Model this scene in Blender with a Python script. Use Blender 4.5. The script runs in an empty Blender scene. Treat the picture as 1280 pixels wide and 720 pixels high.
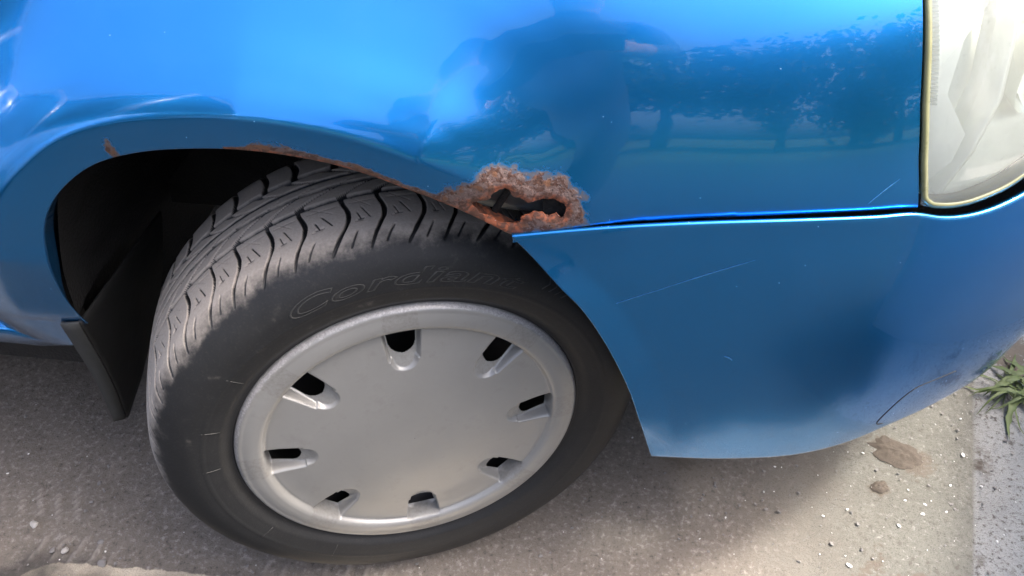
import bpy, bmesh, math, random
import numpy as np
from mathutils import Vector, Matrix
from mathutils.geometry import delaunay_2d_cdt
R = math.radians
rng = np.random.default_rng(7)
random.seed(7)
scene = bpy.context.scene
COL = scene.collection

# ------------------------------------------------------------------ camera
cam_d = bpy.data.cameras.new('camera')
cam = bpy.data.objects.new('camera', cam_d)
COL.objects.link(cam)
cam.location = (0.1846, -0.5791, 1.0238)
cam.rotation_euler = (R(90 - 41.6), 0, R(7.0))
cam_d.sensor_width = 36.0
cam_d.lens = 1035.9 / 1280 * 36.0
cam_d.clip_start = 0.01
cam_d.clip_end = 2000
scene.camera = cam

# ------------------------------------------------------------------ sky, sun, exposure
SUN_EL, SUN_AZ = 58.0, 13.0            # azimuth counted from +X (car front) towards +Y
world = bpy.data.worlds.new('World')
scene.world = world
world.use_nodes = True
wn = world.node_tree
sky = wn.nodes.new('ShaderNodeTexSky')
sky.sky_type = 'NISHITA'
sky.sun_disc = False
sky.sun_elevation = R(SUN_EL)
sky.sun_rotation = R(90 - SUN_AZ)
sky.air_density = 0.7
sky.dust_density = 7.0
sky.ozone_density = 1.0
bg = wn.nodes['Background']
bg.inputs[1].default_value = 0.15
wn.links.new(sky.outputs[0], bg.inputs[0])
sun_d = bpy.data.lights.new('sun', 'SUN')
sun_d.energy = 1.1
sun_d.angle = R(7.0)
sun_d.color = (1.0, 0.96, 0.89)
sun = bpy.data.objects.new('sun', sun_d)
COL.objects.link(sun)
sdir = Vector((math.cos(R(SUN_EL)) * math.cos(R(SUN_AZ)), math.cos(R(SUN_EL)) * math.sin(R(SUN_AZ)), math.sin(R(SUN_EL))))
sun.rotation_euler = sdir.to_track_quat('Z', 'Y').to_euler()
scene.view_settings.view_transform = 'Standard'
scene.view_settings.look = 'None'
scene.view_settings.exposure = 2.28
scene.view_settings.gamma = 1.0
scene.view_settings.use_curve_mapping = False
scene.render.engine = 'CYCLES'
scene.cycles.max_bounces = 8
scene.cycles.use_denoising = True

# ------------------------------------------------------------------ helpers
class NT:
    def __init__(s, name):
        s.m = bpy.data.materials.new(name); s.m.use_nodes = True
        s.t = s.m.node_tree; s.p = s.t.nodes['Principled BSDF']
    def n(s, typ, **kw):
        nd = s.t.nodes.new('ShaderNode' + typ)
        for k, v in kw.items(): setattr(nd, k, v)
        return nd
    def put(s, sock, v):
        if isinstance(v, bpy.types.NodeSocket): s.t.links.new(v, sock)
        elif isinstance(v, (tuple, list)): sock.default_value = tuple(v) + ((1,) if len(v) == 3 and len(sock.default_value) == 4 else ())
        else: sock.default_value = v
    def math(s, op, a, b=0.5, c=0.0, clamp=False):
        nd = s.n('Math', operation=op, use_clamp=clamp)
        s.put(nd.inputs[0], a); s.put(nd.inputs[1], b); s.put(nd.inputs[2], c)
        return nd.outputs[0]
    def mix(s, f, a, b, mode='MIX'):
        nd = s.n('Mix', data_type='RGBA', blend_type=mode)
        s.put(nd.inputs[0], f); s.put(nd.inputs[6], a); s.put(nd.inputs[7], b)
        return nd.outputs[2]
    def fmix(s, f, a, b):
        nd = s.n('Mix', data_type='FLOAT')
        s.put(nd.inputs[0], f); s.put(nd.inputs[2], a); s.put(nd.inputs[3], b)
        return nd.outputs[0]
    def step(s, v, a, b):
        nd = s.n('MapRange', interpolation_type='SMOOTHSTEP')
        s.put(nd.inputs[0], v); nd.inputs[1].default_value = a; nd.inputs[2].default_value = b
        return nd.outputs[0]
    def coord(s): return s.n('TexCoord').outputs['Object']
    def noise(s, scale, detail=4, rough=.55, vec=None, dist=0.0, col=False):
        nd = s.n('TexNoise'); s.put(nd.inputs['Vector'], vec if vec is not None else s.coord())
        nd.inputs['Scale'].default_value = scale; nd.inputs['Detail'].default_value = detail
        nd.inputs['Roughness'].default_value = rough; nd.inputs['Distortion'].default_value = dist
        return nd.outputs[1 if col else 0]
    def voro(s, scale, feature='F1', vec=None):
        nd = s.n('TexVoronoi', feature=feature); s.put(nd.inputs['Vector'], vec if vec is not None else s.coord())
        nd.inputs['Scale'].default_value = scale
        return nd.outputs[0]
    def attr(s, name): return s.n('Attribute', attribute_name=name).outputs['Fac']
    def bump(s, h, strength=.3, dist=.002, normal=None):
        nd = s.n('Bump'); s.put(nd.inputs['Height'], h)
        nd.inputs['Strength'].default_value = strength; nd.inputs['Distance'].default_value = dist
        if normal is not None: s.put(nd.inputs['Normal'], normal)
        return nd.outputs[0]
    def set(s, **kw):
        for k, v in kw.items(): s.put(s.p.inputs[k.replace('_', ' ')], v)
        return s.m

def link(o, parent=None):
    COL.objects.link(o)
    if parent is not None: o.parent = parent
    return o
def meshobj(name, verts, faces, mat=None, parent=None, smooth=True, attrs=None):
    me = bpy.data.meshes.new(name)
    verts = np.asarray(verts, dtype=np.float64)
    me.from_pydata(verts.tolist() if len(verts) < 200000 else verts.tolist(), [], faces if isinstance(faces, list) else faces.tolist())
    if attrs:
        for k, v in attrs.items():
            a = me.attributes.new(k, 'FLOAT', 'POINT'); a.data.foreach_set('value', np.asarray(v, dtype=np.float32))
    if smooth: me.shade_smooth()
    me.update()
    o = bpy.data.objects.new(name, me)
    if mat: me.materials.append(mat)
    return link(o, parent)
def empty(name, loc=(0, 0, 0)):
    o = bpy.data.objects.new(name, None); o.location = loc; o.empty_display_size = .1
    return link(o)
def tag(o, label=None, cat=None, group=None, kind=None):
    if label: o['label'] = label
    if cat: o['category'] = cat
    if group: o['group'] = group
    if kind: o['kind'] = kind
    return o
def gridfaces(nu, nv, closed_u=False):
    i = np.arange(nu if closed_u else nu - 1)[:, None]; j = np.arange(nv - 1)[None, :]
    a = i * nv + j; b = ((i + 1) % nu) * nv + j
    return np.stack([a, b, b + 1, a + 1], -1).reshape(-1, 4)
def bm_obj(name, bm, mat, parent=None, smooth=False):
    me = bpy.data.meshes.new(name); bm.to_mesh(me); bm.free()
    if smooth: me.shade_smooth()
    if mat: me.materials.append(mat)
    return link(bpy.data.objects.new(name, me), parent)
def box(bm, lo, hi, bevel=0.0):
    r = bmesh.ops.create_cube(bm, size=1)
    lo, hi = Vector(lo), Vector(hi)
    for v in r['verts']: v.co = Vector(((lo[k] + hi[k]) / 2 + v.co[k] * (hi[k] - lo[k]) for k in range(3)))
    if bevel:
        es = list({e for v in r['verts'] for e in v.link_edges})
        bmesh.ops.bevel(bm, geom=es, offset=bevel, segments=2, affect='EDGES', profile=.6)
def tube(pts, rad, n=8, cap=True):
    pts = [Vector(p) for p in pts]; V = []; F = []
    rads = rad if isinstance(rad, (list, tuple)) else [rad] * len(pts)
    prev = None
    for i, p in enumerate(pts):
        t = (pts[min(i + 1, len(pts) - 1)] - pts[max(i - 1, 0)]).normalized()
        a = Vector((0, 0, 1)) if abs(t.z) < .9 else Vector((1, 0, 0))
        if prev is not None: a = prev
        u = (a - t * a.dot(t)).normalized(); w = t.cross(u); prev = u
        for k in range(n):
            an = 2 * math.pi * k / n
            V.append(tuple(p + (u * math.cos(an) + w * math.sin(an)) * rads[i]))
    for i in range(len(pts) - 1):
        for k in range(n):
            F.append((i * n + k, i * n + (k + 1) % n, (i + 1) * n + (k + 1) % n, (i + 1) * n + k))
    if cap:
        F.append(tuple(range(n))[::-1]); F.append(tuple((len(pts) - 1) * n + k for k in range(n)))
    return V, F
def sstep(x, a, b):
    t = np.clip((x - a) / (b - a), 0, 1); return t * t * (3 - 2 * t)
def vnoise(P, scale, seed=0, octaves=4):
    """value noise on an (n,2) or (n,3) array, -1..1"""
    P = np.asarray(P, float)
    if P.shape[1] == 2: P = np.c_[P, np.zeros(len(P))]
    out = np.zeros(len(P)); amp = 1; tot = 0
    for o in range(octaves):
        Q = P * scale * 2 ** o + 17.3 * o + seed * 3.7
        I = np.floor(Q).astype(np.int64); f = Q - I; f = f * f * (3 - 2 * f)
        def h(dx, dy, dz):
            n = (I[:, 0] + dx) * 73856093 ^ (I[:, 1] + dy) * 19349663 ^ (I[:, 2] + dz) * 83492791
            n = (n ^ (n >> 13)) * 1274126177 & 0x7fffffff
            return ((n ^ (n >> 16)) & 0xffff) / 32767.5 - 1
        c = 0
        for dx in (0, 1):
            for dy in (0, 1):
                for dz in (0, 1):
                    w = (f[:, 0] if dx else 1 - f[:, 0]) * (f[:, 1] if dy else 1 - f[:, 1]) * (f[:, 2] if dz else 1 - f[:, 2])
                    c = c + w * h(dx, dy, dz)
        out += amp * c; tot += amp; amp *= .5
    return out / tot
def inpoly(P, poly):
    x, y = P[:, 0], P[:, 1]; ins = np.zeros(len(P), bool); n = len(poly)
    for i in range(n):
        x1, y1 = poly[i]; x2, y2 = poly[(i + 1) % n]
        c = ((y1 > y) != (y2 > y))
        with np.errstate(divide='ignore', invalid='ignore'):
            ins ^= c & (x < (x2 - x1) * (y - y1) / (y2 - y1 + 1e-15) + x1)
    return ins
def polydist(P, poly, closed=True):
    """distance to a polyline, and arc parameter of nearest point"""
    poly = np.asarray(poly, float); Q = np.r_[poly, poly[:1]] if closed else poly
    best = np.full(len(P), 1e9); near = np.zeros((len(P), 2))
    for a, b in zip(Q[:-1], Q[1:]):
        d = b - a; t = np.clip(((P - a) @ d) / (d @ d + 1e-15), 0, 1)
        q = a + t[:, None] * d; e = np.hypot(*(P - q).T); m = e < best
        best[m] = e[m]; near[m] = q[m]
    return best, near
def catmull(P, n=8, closed=False):
    P = [np.array(p, float) for p in P]; out = []; N = len(P)
    for i in range(N if closed else N - 1):
        g = (lambda k: P[k % N]) if closed else (lambda k: P[min(max(k, 0), N - 1)])
        p0, p1, p2, p3 = g(i - 1), g(i), g(i + 1), g(i + 2)
        for t in np.linspace(0, 1, n, endpoint=False):
            out.append(.5 * ((2 * p1) + (-p0 + p2) * t + (2 * p0 - 5 * p1 + 4 * p2 - p3) * t * t + (-p0 + 3 * p1 - 3 * p2 + p3) * t ** 3))
    if not closed: out.append(P[-1])
    return np.array(out)
def resample(P, step):
    P = np.asarray(P, float); L = np.r_[0, np.cumsum(np.linalg.norm(np.diff(P, axis=0), axis=1))]
    g = np.linspace(0, L[-1], max(2, int(round(L[-1] / step)) + 1))
    return np.stack([np.interp(g, L, P[:, k]) for k in range(P.shape[1])], -1)

# ------------------------------------------------------------------ materials
def mat_paint():
    m = NT('metallic_blue_paint')
    co = m.coord()
    rust = m.attr('rust')
    n1 = m.noise(120, 3, .55, co, .4); n2 = m.noise(900, 4, .6, co); n3 = m.noise(70, 3, .6, co)
    rv = m.math('ADD', rust, m.math('MULTIPLY', m.math('SUBTRACT', n1, .5), .85))
    rf = m.step(rv, .47, .55)                 # bare rusted metal
    halo = m.step(rv, .26, .50)               # stained paint round it
    flake = m.noise(1500, 2, .6, co)
    base = m.mix(m.math('MULTIPLY', flake, .3), (.015, .272, .70), (.026, .325, .79))
    sepp = m.n('SeparateXYZ'); m.put(sepp.inputs[0], co)
    splash = m.math('MULTIPLY', m.step(sepp.outputs[2], .42, .24), m.step(m.noise(160, 5, .7, co), .45, .62))
    film = m.math('MULTIPLY', m.step(m.noise(11, 6, .65, co), .42, .75), .022)
    streak = m.math('MULTIPLY', m.step(m.noise(700, 2, .6, co), .60, .72), .006)
    dustn = m.math('ADD', m.math('ADD', film, streak), m.math('MULTIPLY', splash, .022))
    base = m.mix(dustn, base, (.30, .30, .29))
    speck = m.math('LESS_THAN', m.voro(130, vec=co), .045)
    sel = m.math('GREATER_THAN', m.noise(37, 1, .5, co), .63)
    speck = m.math('MULTIPLY', speck, sel)
    # scratches: attribute holds closeness to a scratch line
    scr = m.math('MULTIPLY', m.attr('scratch'), m.step(m.noise(60, 2, .6, co), .30, .55))
    nA = m.noise(110, 4, .6, co, 1.2); nB = m.noise(300, 3, .6, co, .5)
    rcol = m.mix(m.step(nA, .42, .58), (.140, .093, .082), (.070, .029, .019))
    rcol = m.mix(m.math('MULTIPLY', m.step(nB, .54, .62), .75), rcol, (.19, .145, .135))
    rcol = m.mix(m.step(n3, .56, .66), rcol, (.165, .075, .040))
    rcol = m.mix(m.math('LESS_THAN', m.voro(190, vec=co), .16), rcol, (.045, .028, .022))
    hot = m.mix(m.step(nA, .42, .58), (.30, .085, .035), (.105, .042, .026))
    rcol = m.mix(m.step(m.math('ADD', rust, m.math('MULTIPLY', m.math('SUBTRACT', nB, .5), .3)), .80, .96), rcol, hot)
    col = m.mix(m.math('MULTIPLY', halo, .72), base, (.085, .062, .045))
    rim_ = m.math('MULTIPLY', m.step(rv, .36, .45), m.math('SUBTRACT', 1.0, rf))
    col = m.mix(m.math('MULTIPLY', rim_, .6), col, (.17, .145, .12))
    col = m.mix(rf, col, rcol)
    lightmark = m.math('MAXIMUM', speck, m.math('MULTIPLY', scr, .55))
    col = m.mix(m.math('MULTIPLY', lightmark, .7), col, (.50, .56, .62))
    notm = m.math('MAXIMUM', m.math('MAXIMUM', rf, m.math('MULTIPLY', halo, .55)), lightmark)
    notm = m.math('MAXIMUM', notm, dustn)
    met = m.math('SUBTRACT', .92, notm, clamp=True)
    rough = m.fmix(notm, .245, .68)
    h = m.math('ADD', m.math('MULTIPLY', m.step(m.noise(240, 4, .6, co), .4, .6), .6), m.math('MULTIPLY', n2, .35))
    nrm = m.bump(m.math('MULTIPLY', h, rf), .32, .0014)
    orange = m.bump(m.noise(180, 2, .5, co), .02, .0006)
    coat = m.fmix(notm, 1.0, .55)
    m.set(Base_Color=col, Metallic=met, Roughness=rough, Normal=nrm, Coat_Weight=coat, Coat_Roughness=m.fmix(rf, .025, .12), Coat_IOR=1.5)
    m.put(m.p.inputs['Coat Normal'], m.mix(rf, orange, nrm))
    return m.m
def mat_simple(name, col, rough=.5, metal=0.0, nscale=60, namp=.15, bump=.15, bdist=.001, **kw):
    m = NT(name); co = m.coord(); n = m.noise(nscale, 5, .6, co)
    c2 = tuple(min(1, c * (1 + namp * 2)) for c in col); c1 = tuple(c * (1 - namp) for c in col)
    m.set(Base_Color=m.mix(n, c1, c2), Roughness=m.math('ADD', rough - .08, m.math('MULTIPLY', n, .16)), Metallic=metal, Normal=m.bump(m.noise(nscale * 5, 3, .6, co), bump, bdist), **kw)
    return m.m
def mat_rubber():
    m = NT('tyre_rubber'); co = m.coord()
    dust = m.attr('dust'); n = m.noise(55, 5, .65, co); n2 = m.noise(420, 4, .65, co)
    d = m.math('ADD', dust, m.math('MULTIPLY', m.math('SUBTRACT', n, .5), .9))
    d = m.math('MULTIPLY', m.step(d, .22, .85), m.step(dust, .02, .18))
    d = m.math('MULTIPLY', d, m.fmix(n2, .75, 1.0))
    dark = m.mix(n, (.014, .015, .016), (.026, .027, .028))
    dark = m.mix(m.math('MULTIPLY', m.step(n2, .5, .8), .12), dark, (.16, .14, .12))
    col = m.mix(m.math('MULTIPLY', d, .88), dark, m.mix(n2, (.40, .355, .305), (.54, .485, .42)))
    m.set(Base_Color=col, Roughness=m.fmix(d, .52, .85), Normal=m.bump(n2, .18, .0008), Specular_IOR_Level=.35)
    return m.m
def mat_hubcap():
    m = NT('silver_hubcap_paint'); co = m.coord()
    n = m.noise(22, 4, .6, co); n2 = m.noise(300, 4, .6, co); edge = m.attr('edge')
    wear = m.step(m.math('ADD', edge, m.math('MULTIPLY', m.math('SUBTRACT', m.noise(120, 4, .65, co), .5), 1.1)), .62, .80)
    dirt = m.step(m.math('ADD', m.attr('dirt'), m.math('MULTIPLY', m.math('SUBTRACT', n2, .5), .6)), .45, 1.0)
    base = m.mix(n, (.320, .318, .300), (.390, .387, .368)); base = m.mix(m.math('MULTIPLY', m.step(m.noise(45, 6, .7, co), .52, .72), .16), base, (.16, .145, .12))
    col = m.mix(m.math('MULTIPLY', dirt, .5), base, (.12, .10, .08))
    col = m.mix(wear, col, m.mix(m.noise(500, 3, .6, co), (.10, .09, .085), (.72, .71, .69)))
    m.set(Base_Color=col, Metallic=m.fmix(wear, .30, .05), Roughness=m.fmix(n, .34, .42), Normal=m.bump(n2, .05, .0005), Coat_Weight=.25, Coat_Roughness=.12)
    return m.m
def mat_ground():
    m = NT('dusty_worn_concrete'); co = m.coord()
    sep = m.n('SeparateXYZ'); m.put(sep.inputs[0], co); X, Y = sep.outputs[0], sep.outputs[1]
    n = m.noise(3.0, 6, .62, co); nm = m.noise(14, 6, .65, co); nf = m.noise(130, 5, .7, co); ng = m.noise(600, 3, .7, co)
    asph = m.mix(nm, (.155, .135, .113), (.255, .225, .192))
    asph = m.mix(m.step(nf, .50, .72), asph, (.36, .33, .295))
    asph = m.mix(m.step(nf, .46, .26), asph, (.085, .076, .066))
    asph = m.mix(m.math('MULTIPLY', m.step(ng, .54, .70), .65), asph, (.10, .09, .08))
    conc = m.mix(nm, (.128, .128, .110), (.212, .208, .182))
    conc = m.mix(m.step(nf, .50, .70), conc, (.115, .108, .09))
    conc = m.mix(m.step(nf, .44, .28), conc, (.31, .305, .275))
    conc = m.mix(m.math('MULTIPLY', m.step(ng, .53, .66), .75), conc, (.075, .07, .06))
    side = m.math('ADD', X, m.math('MULTIPLY', m.math('SUBTRACT', nm, .5), .22))
    side = m.math('ADD', side, m.math('MULTIPLY', m.math('SUBTRACT', n, .5), .25))
    cf = m.step(side, .36, .66)
    col = m.mix(cf, asph, conc)
    col = m.mix(m.math('MULTIPLY', m.attr('ridge'), .55), col, (.44, .40, .35))
    # coarser slab to the right of a straight joint
    lx, ly, dx, dy = .7355, .0898, .2696, .9630
    dist = m.math('SUBTRACT', m.math('MULTIPLY', m.math('SUBTRACT', X, lx), dy), m.math('MULTIPLY', m.math('SUBTRACT', Y, ly), dx))
    dj = m.math('ADD', dist, m.math('MULTIPLY', m.math('SUBTRACT', nf, .5), .010))
    sf = m.step(dj, -.003, .004)
    slab = m.mix(nm, (.23, .235, .225), (.37, .375, .36))
    slab = m.mix(m.step(nf, .52, .66), slab, (.11, .10, .09))
    slab = m.mix(m.math('MULTIPLY', m.step(ng, .53, .66), .7), slab, (.08, .075, .07))
    slab = m.mix(m.step(m.noise(9, 5, .7, co), .56, .70), slab, (.10, .085, .07))
    col = m.mix(sf, col, slab)
    sunstrip = m.attr('sunstrip')  # cream patch stands for a sunlit strip; the light is in the colour
    sfac = m.step(m.math('ADD', sunstrip, m.math('MULTIPLY', m.math('SUBTRACT', nf, .5), .5)), .35, .65)
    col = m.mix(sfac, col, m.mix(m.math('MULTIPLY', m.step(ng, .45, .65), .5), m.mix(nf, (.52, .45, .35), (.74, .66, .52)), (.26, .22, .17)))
    mud = m.attr('mud')
    mfac = m.step(m.math('ADD', mud, m.math('MULTIPLY', m.math('SUBTRACT', nf, .5), 1.5)), .42, .75)
    col = m.mix(mfac, col, m.mix(ng, (.10, .085, .068), (.19, .165, .135)))
    yard = m.step(m.math('ADD', Y, m.math('MULTIPLY', m.math('SUBTRACT', n, .5), .3)), -.05, -.14)  # ground towards the camera painted dark, as if shaded, to deepen paint reflections
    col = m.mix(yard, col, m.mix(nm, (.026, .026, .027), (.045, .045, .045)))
    far = m.step(m.math('ADD', Y, m.math('MULTIPLY', n, 1.5)), -5.0, -7.0)
    col = m.mix(far, col, m.mix(nm, (.035, .06, .016), (.085, .11, .035)))
    h = m.math('ADD', m.math('MULTIPLY', nf, .8), m.math('MULTIPLY', ng, .4))
    m.set(Base_Color=col, Roughness=.88, Normal=m.bump(h, .8, .0045), Specular_IOR_Level=.25)
    return m.m
def mat_lens():
    m = NT('clear_headlight_lens')
    t = m.n('BsdfTransparent'); t.inputs[0].default_value = (.95, .985, .93, 1)
    g = m.n('BsdfGlossy'); g.inputs['Roughness'].default_value = .03
    f = m.n('Fresnel'); f.inputs[0].default_value = 1.5
    haze = m.n('BsdfDiffuse'); haze.inputs[0].default_value = (.93, .96, .88, 1)
    m0 = m.n('MixShader'); m.put(m0.inputs[0], m.fmix(m.noise(30, 4, .6), .12, .28)); m.put(m0.inputs[1], t.outputs[0]); m.put(m0.inputs[2], haze.outputs[0])
    mx = m.n('MixShader'); m.put(mx.inputs[0], f.outputs[0]); m.put(mx.inputs[1], m0.outputs[0]); m.put(mx.inputs[2], g.outputs[0])
    m.t.links.new(mx.outputs[0], m.t.nodes['Material Output'].inputs[0])
    return m.m
def mat_leaf(name, c1, c2):
    m = NT(name); co = m.coord(); n = m.noise(7, 4, .6, co)
    oi = m.n('ObjectInfo').outputs['Random']
    m.set(Base_Color=m.mix(n, c1, c2), Roughness=.55, Specular_IOR_Level=.3)
    return m.m
PAINT = mat_paint()
RUBBER = mat_rubber()
HUB = mat_hubcap()
GROUND = mat_ground()
BLACK = mat_simple('black_underbody_plastic', (.016, .0155, .015), .75, nscale=45, namp=.45, bump=.7, bdist=.004)
FLAP = mat_simple('grey_rubber_flap', (.013, .0135, .013), .65, nscale=50)  # near-black: shade on the flap's inner face is put into the colour
STEEL = mat_simple('dark_steel_rim', (.05, .05, .052), .45, .6, nscale=50)
CHROME = mat_simple('worn_bright_rim_edge', (.62, .62, .63), .22, .95, nscale=120, namp=.2)
BRACKET = mat_simple('grey_bracket', (.075, .085, .085), .35, .3, nscale=90, namp=.35, bump=.3)
LENS = mat_lens()
HOUSING = mat_simple('pale_lamp_housing', (.88, .92, .85), .3, .05, nscale=40, namp=.06, bump=.05)
REFLECT = mat_simple('lamp_reflector', (.80, .82, .76), .16, .9, nscale=30, namp=.04, bump=.02)
WHITEP = mat_simple('white_lamp_panel', (.93, .94, .90), .35, nscale=30, namp=.03, bump=.02)
OLIVE = mat_simple('yellowed_lens_edge', (.17, .175, .09), .3, nscale=90, namp=.2, Coat_Weight=.6)
GLASS = mat_simple('dark_window_glass', (.012, .014, .016), .04, nscale=5, namp=.05, bump=0)
STONE = mat_simple('pale_stone', (.40, .38, .35), .8, nscale=120, namp=.3, bump=.5)
STONED = mat_simple('grey_stone', (.20, .19, .18), .8, nscale=120, namp=.3, bump=.5)
CHIP = mat_simple('white_chip', (.74, .73, .70), .7, nscale=120, namp=.1)
MUD = mat_simple('dry_mud', (.085, .070, .055), .9, nscale=160, namp=.35, bump=.8, bdist=.002)
WEED = mat_leaf('weed_leaf', (.070, .105, .038), (.15, .185, .075))
TREELEAF = mat_leaf('tree_leaf', (.035, .06, .018), (.075, .11, .035))
BARK = mat_simple('bark', (.09, .07, .055), .9, nscale=12, namp=.4, bump=.8, bdist=.02)
WALLM = mat_simple('rendered_wall', (.42, .40, .37), .9, nscale=6, namp=.15, bump=.4, bdist=.004)

# ------------------------------------------------------------------ body surface
PLAN = np.array([(-2.6, .05), (-1.8, .012), (-1.2, .0), (-.6, 0), (-.2, 0), (.1, 0), (.2, .002), (.274, .006), (.352, .013), (.445, .032), (.503, .055), (.574, .098), (.628, .139), (.675, .18), (.733, .244), (.79, .33), (.83, .43), (.855, .55), (.866, .68), (.869, .8)])
def _dense():
    P = PLAN; out = []; n = len(P)
    for i in range(n - 1):
        p0 = P[max(i - 1, 0)]; p1 = P[i]; p2 = P[i + 1]; p3 = P[min(i + 2, n - 1)]
        d1 = np.linalg.norm(p1 - p0) ** .5 or 1; d2 = np.linalg.norm(p2 - p1) ** .5; d3 = np.linalg.norm(p3 - p2) ** .5 or 1
        m1 = (p2 - p1) + d2 * ((p1 - p0) / d1 - (p2 - p0) / (d1 + d2)) if i > 0 else (p2 - p1)
        m2 = (p2 - p1) + d2 * ((p3 - p2) / d3 - (p3 - p1) / (d2 + d3)) if i < n - 2 else (p2 - p1)
        a = 2 * (p1 - p2) + m1 + m2; b = -3 * (p1 - p2) - 2 * m1 - m2
        for t in np.linspace(0, 1, 40, endpoint=False): out.append(a * t ** 3 + b * t * t + m1 * t + p1)
    out.append(P[-1]); D = np.array(out)
    L = np.r_[0, np.cumsum(np.linalg.norm(np.diff(D, axis=0), axis=1))]
    g = np.arange(0, L[-1], .004); D = np.c_[np.interp(g, L, D[:, 0]), np.interp(g, L, D[:, 1])]
    k = np.hanning(23); k /= k.sum()
    Dp = np.pad(D, ((11, 11), (0, 0)), mode='reflect', reflect_type='odd')
    D = np.c_[np.convolve(Dp[:, 0], k, 'valid'), np.convolve(Dp[:, 1], k, 'valid')]
    L = np.r_[0, np.cumsum(np.linalg.norm(np.diff(D, axis=0), axis=1))]
    s = L + (0.1 - np.interp(.1, D[:, 0], L))
    T = np.gradient(D, s, axis=0); T /= np.linalg.norm(T, axis=1)[:, None]
    return s, D, T
PS, PD, PT = _dense()
S_END = PS[-1]
def pch(xs, ys):
    xs = np.array(xs, float); ys = np.array(ys, float)
    h = np.diff(xs); d = np.diff(ys) / h; m = np.zeros(len(xs)); m[0] = d[0]; m[-1] = d[-1]
    m[1:-1] = (d[:-1] * h[1:] + d[1:] * h[:-1]) / (h[1:] + h[:-1])
    def f(x):
        x = np.clip(x, xs[0], xs[-1]); i = np.clip(np.searchsorted(xs, x) - 1, 0, len(xs) - 2)
        t = (x - xs[i]) / h[i]
        return (1 + 2 * t) * (1 - t) ** 2 * ys[i] + t * (1 - t) ** 2 * h[i] * m[i] + t * t * (3 - 2 * t) * ys[i + 1] + t * t * (t - 1) * h[i] * m[i + 1]
    return f
YF = pch([.22, .30, .36, .42, .48, .54, .60, .66, .72, .78, .84, .88, .91, .93], [.10, .060, .036, .012, -.004, -.013, -.016, -.006, .013, .043, .092, .145, .215, .30])
YB = pch([.15, .20, .235, .26, .30, .36, .42, .50, .56, .60, .64], [.028, .014, .005, -.0005, -.008, -.0160, -.0210, -.0245, -.0245, -.0225, -.021])
def surf(s, z, off):
    s = np.asarray(s, float); z = np.asarray(z, float)
    x = np.interp(s, PS, PD[:, 0]); c = np.interp(s, PS, PD[:, 1]); tx = np.interp(s, PS, PT[:, 0]); ty = np.interp(s, PS, PT[:, 1])
    return np.stack([x - ty * off, c + tx * off, z + 0 * s], -1)

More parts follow.
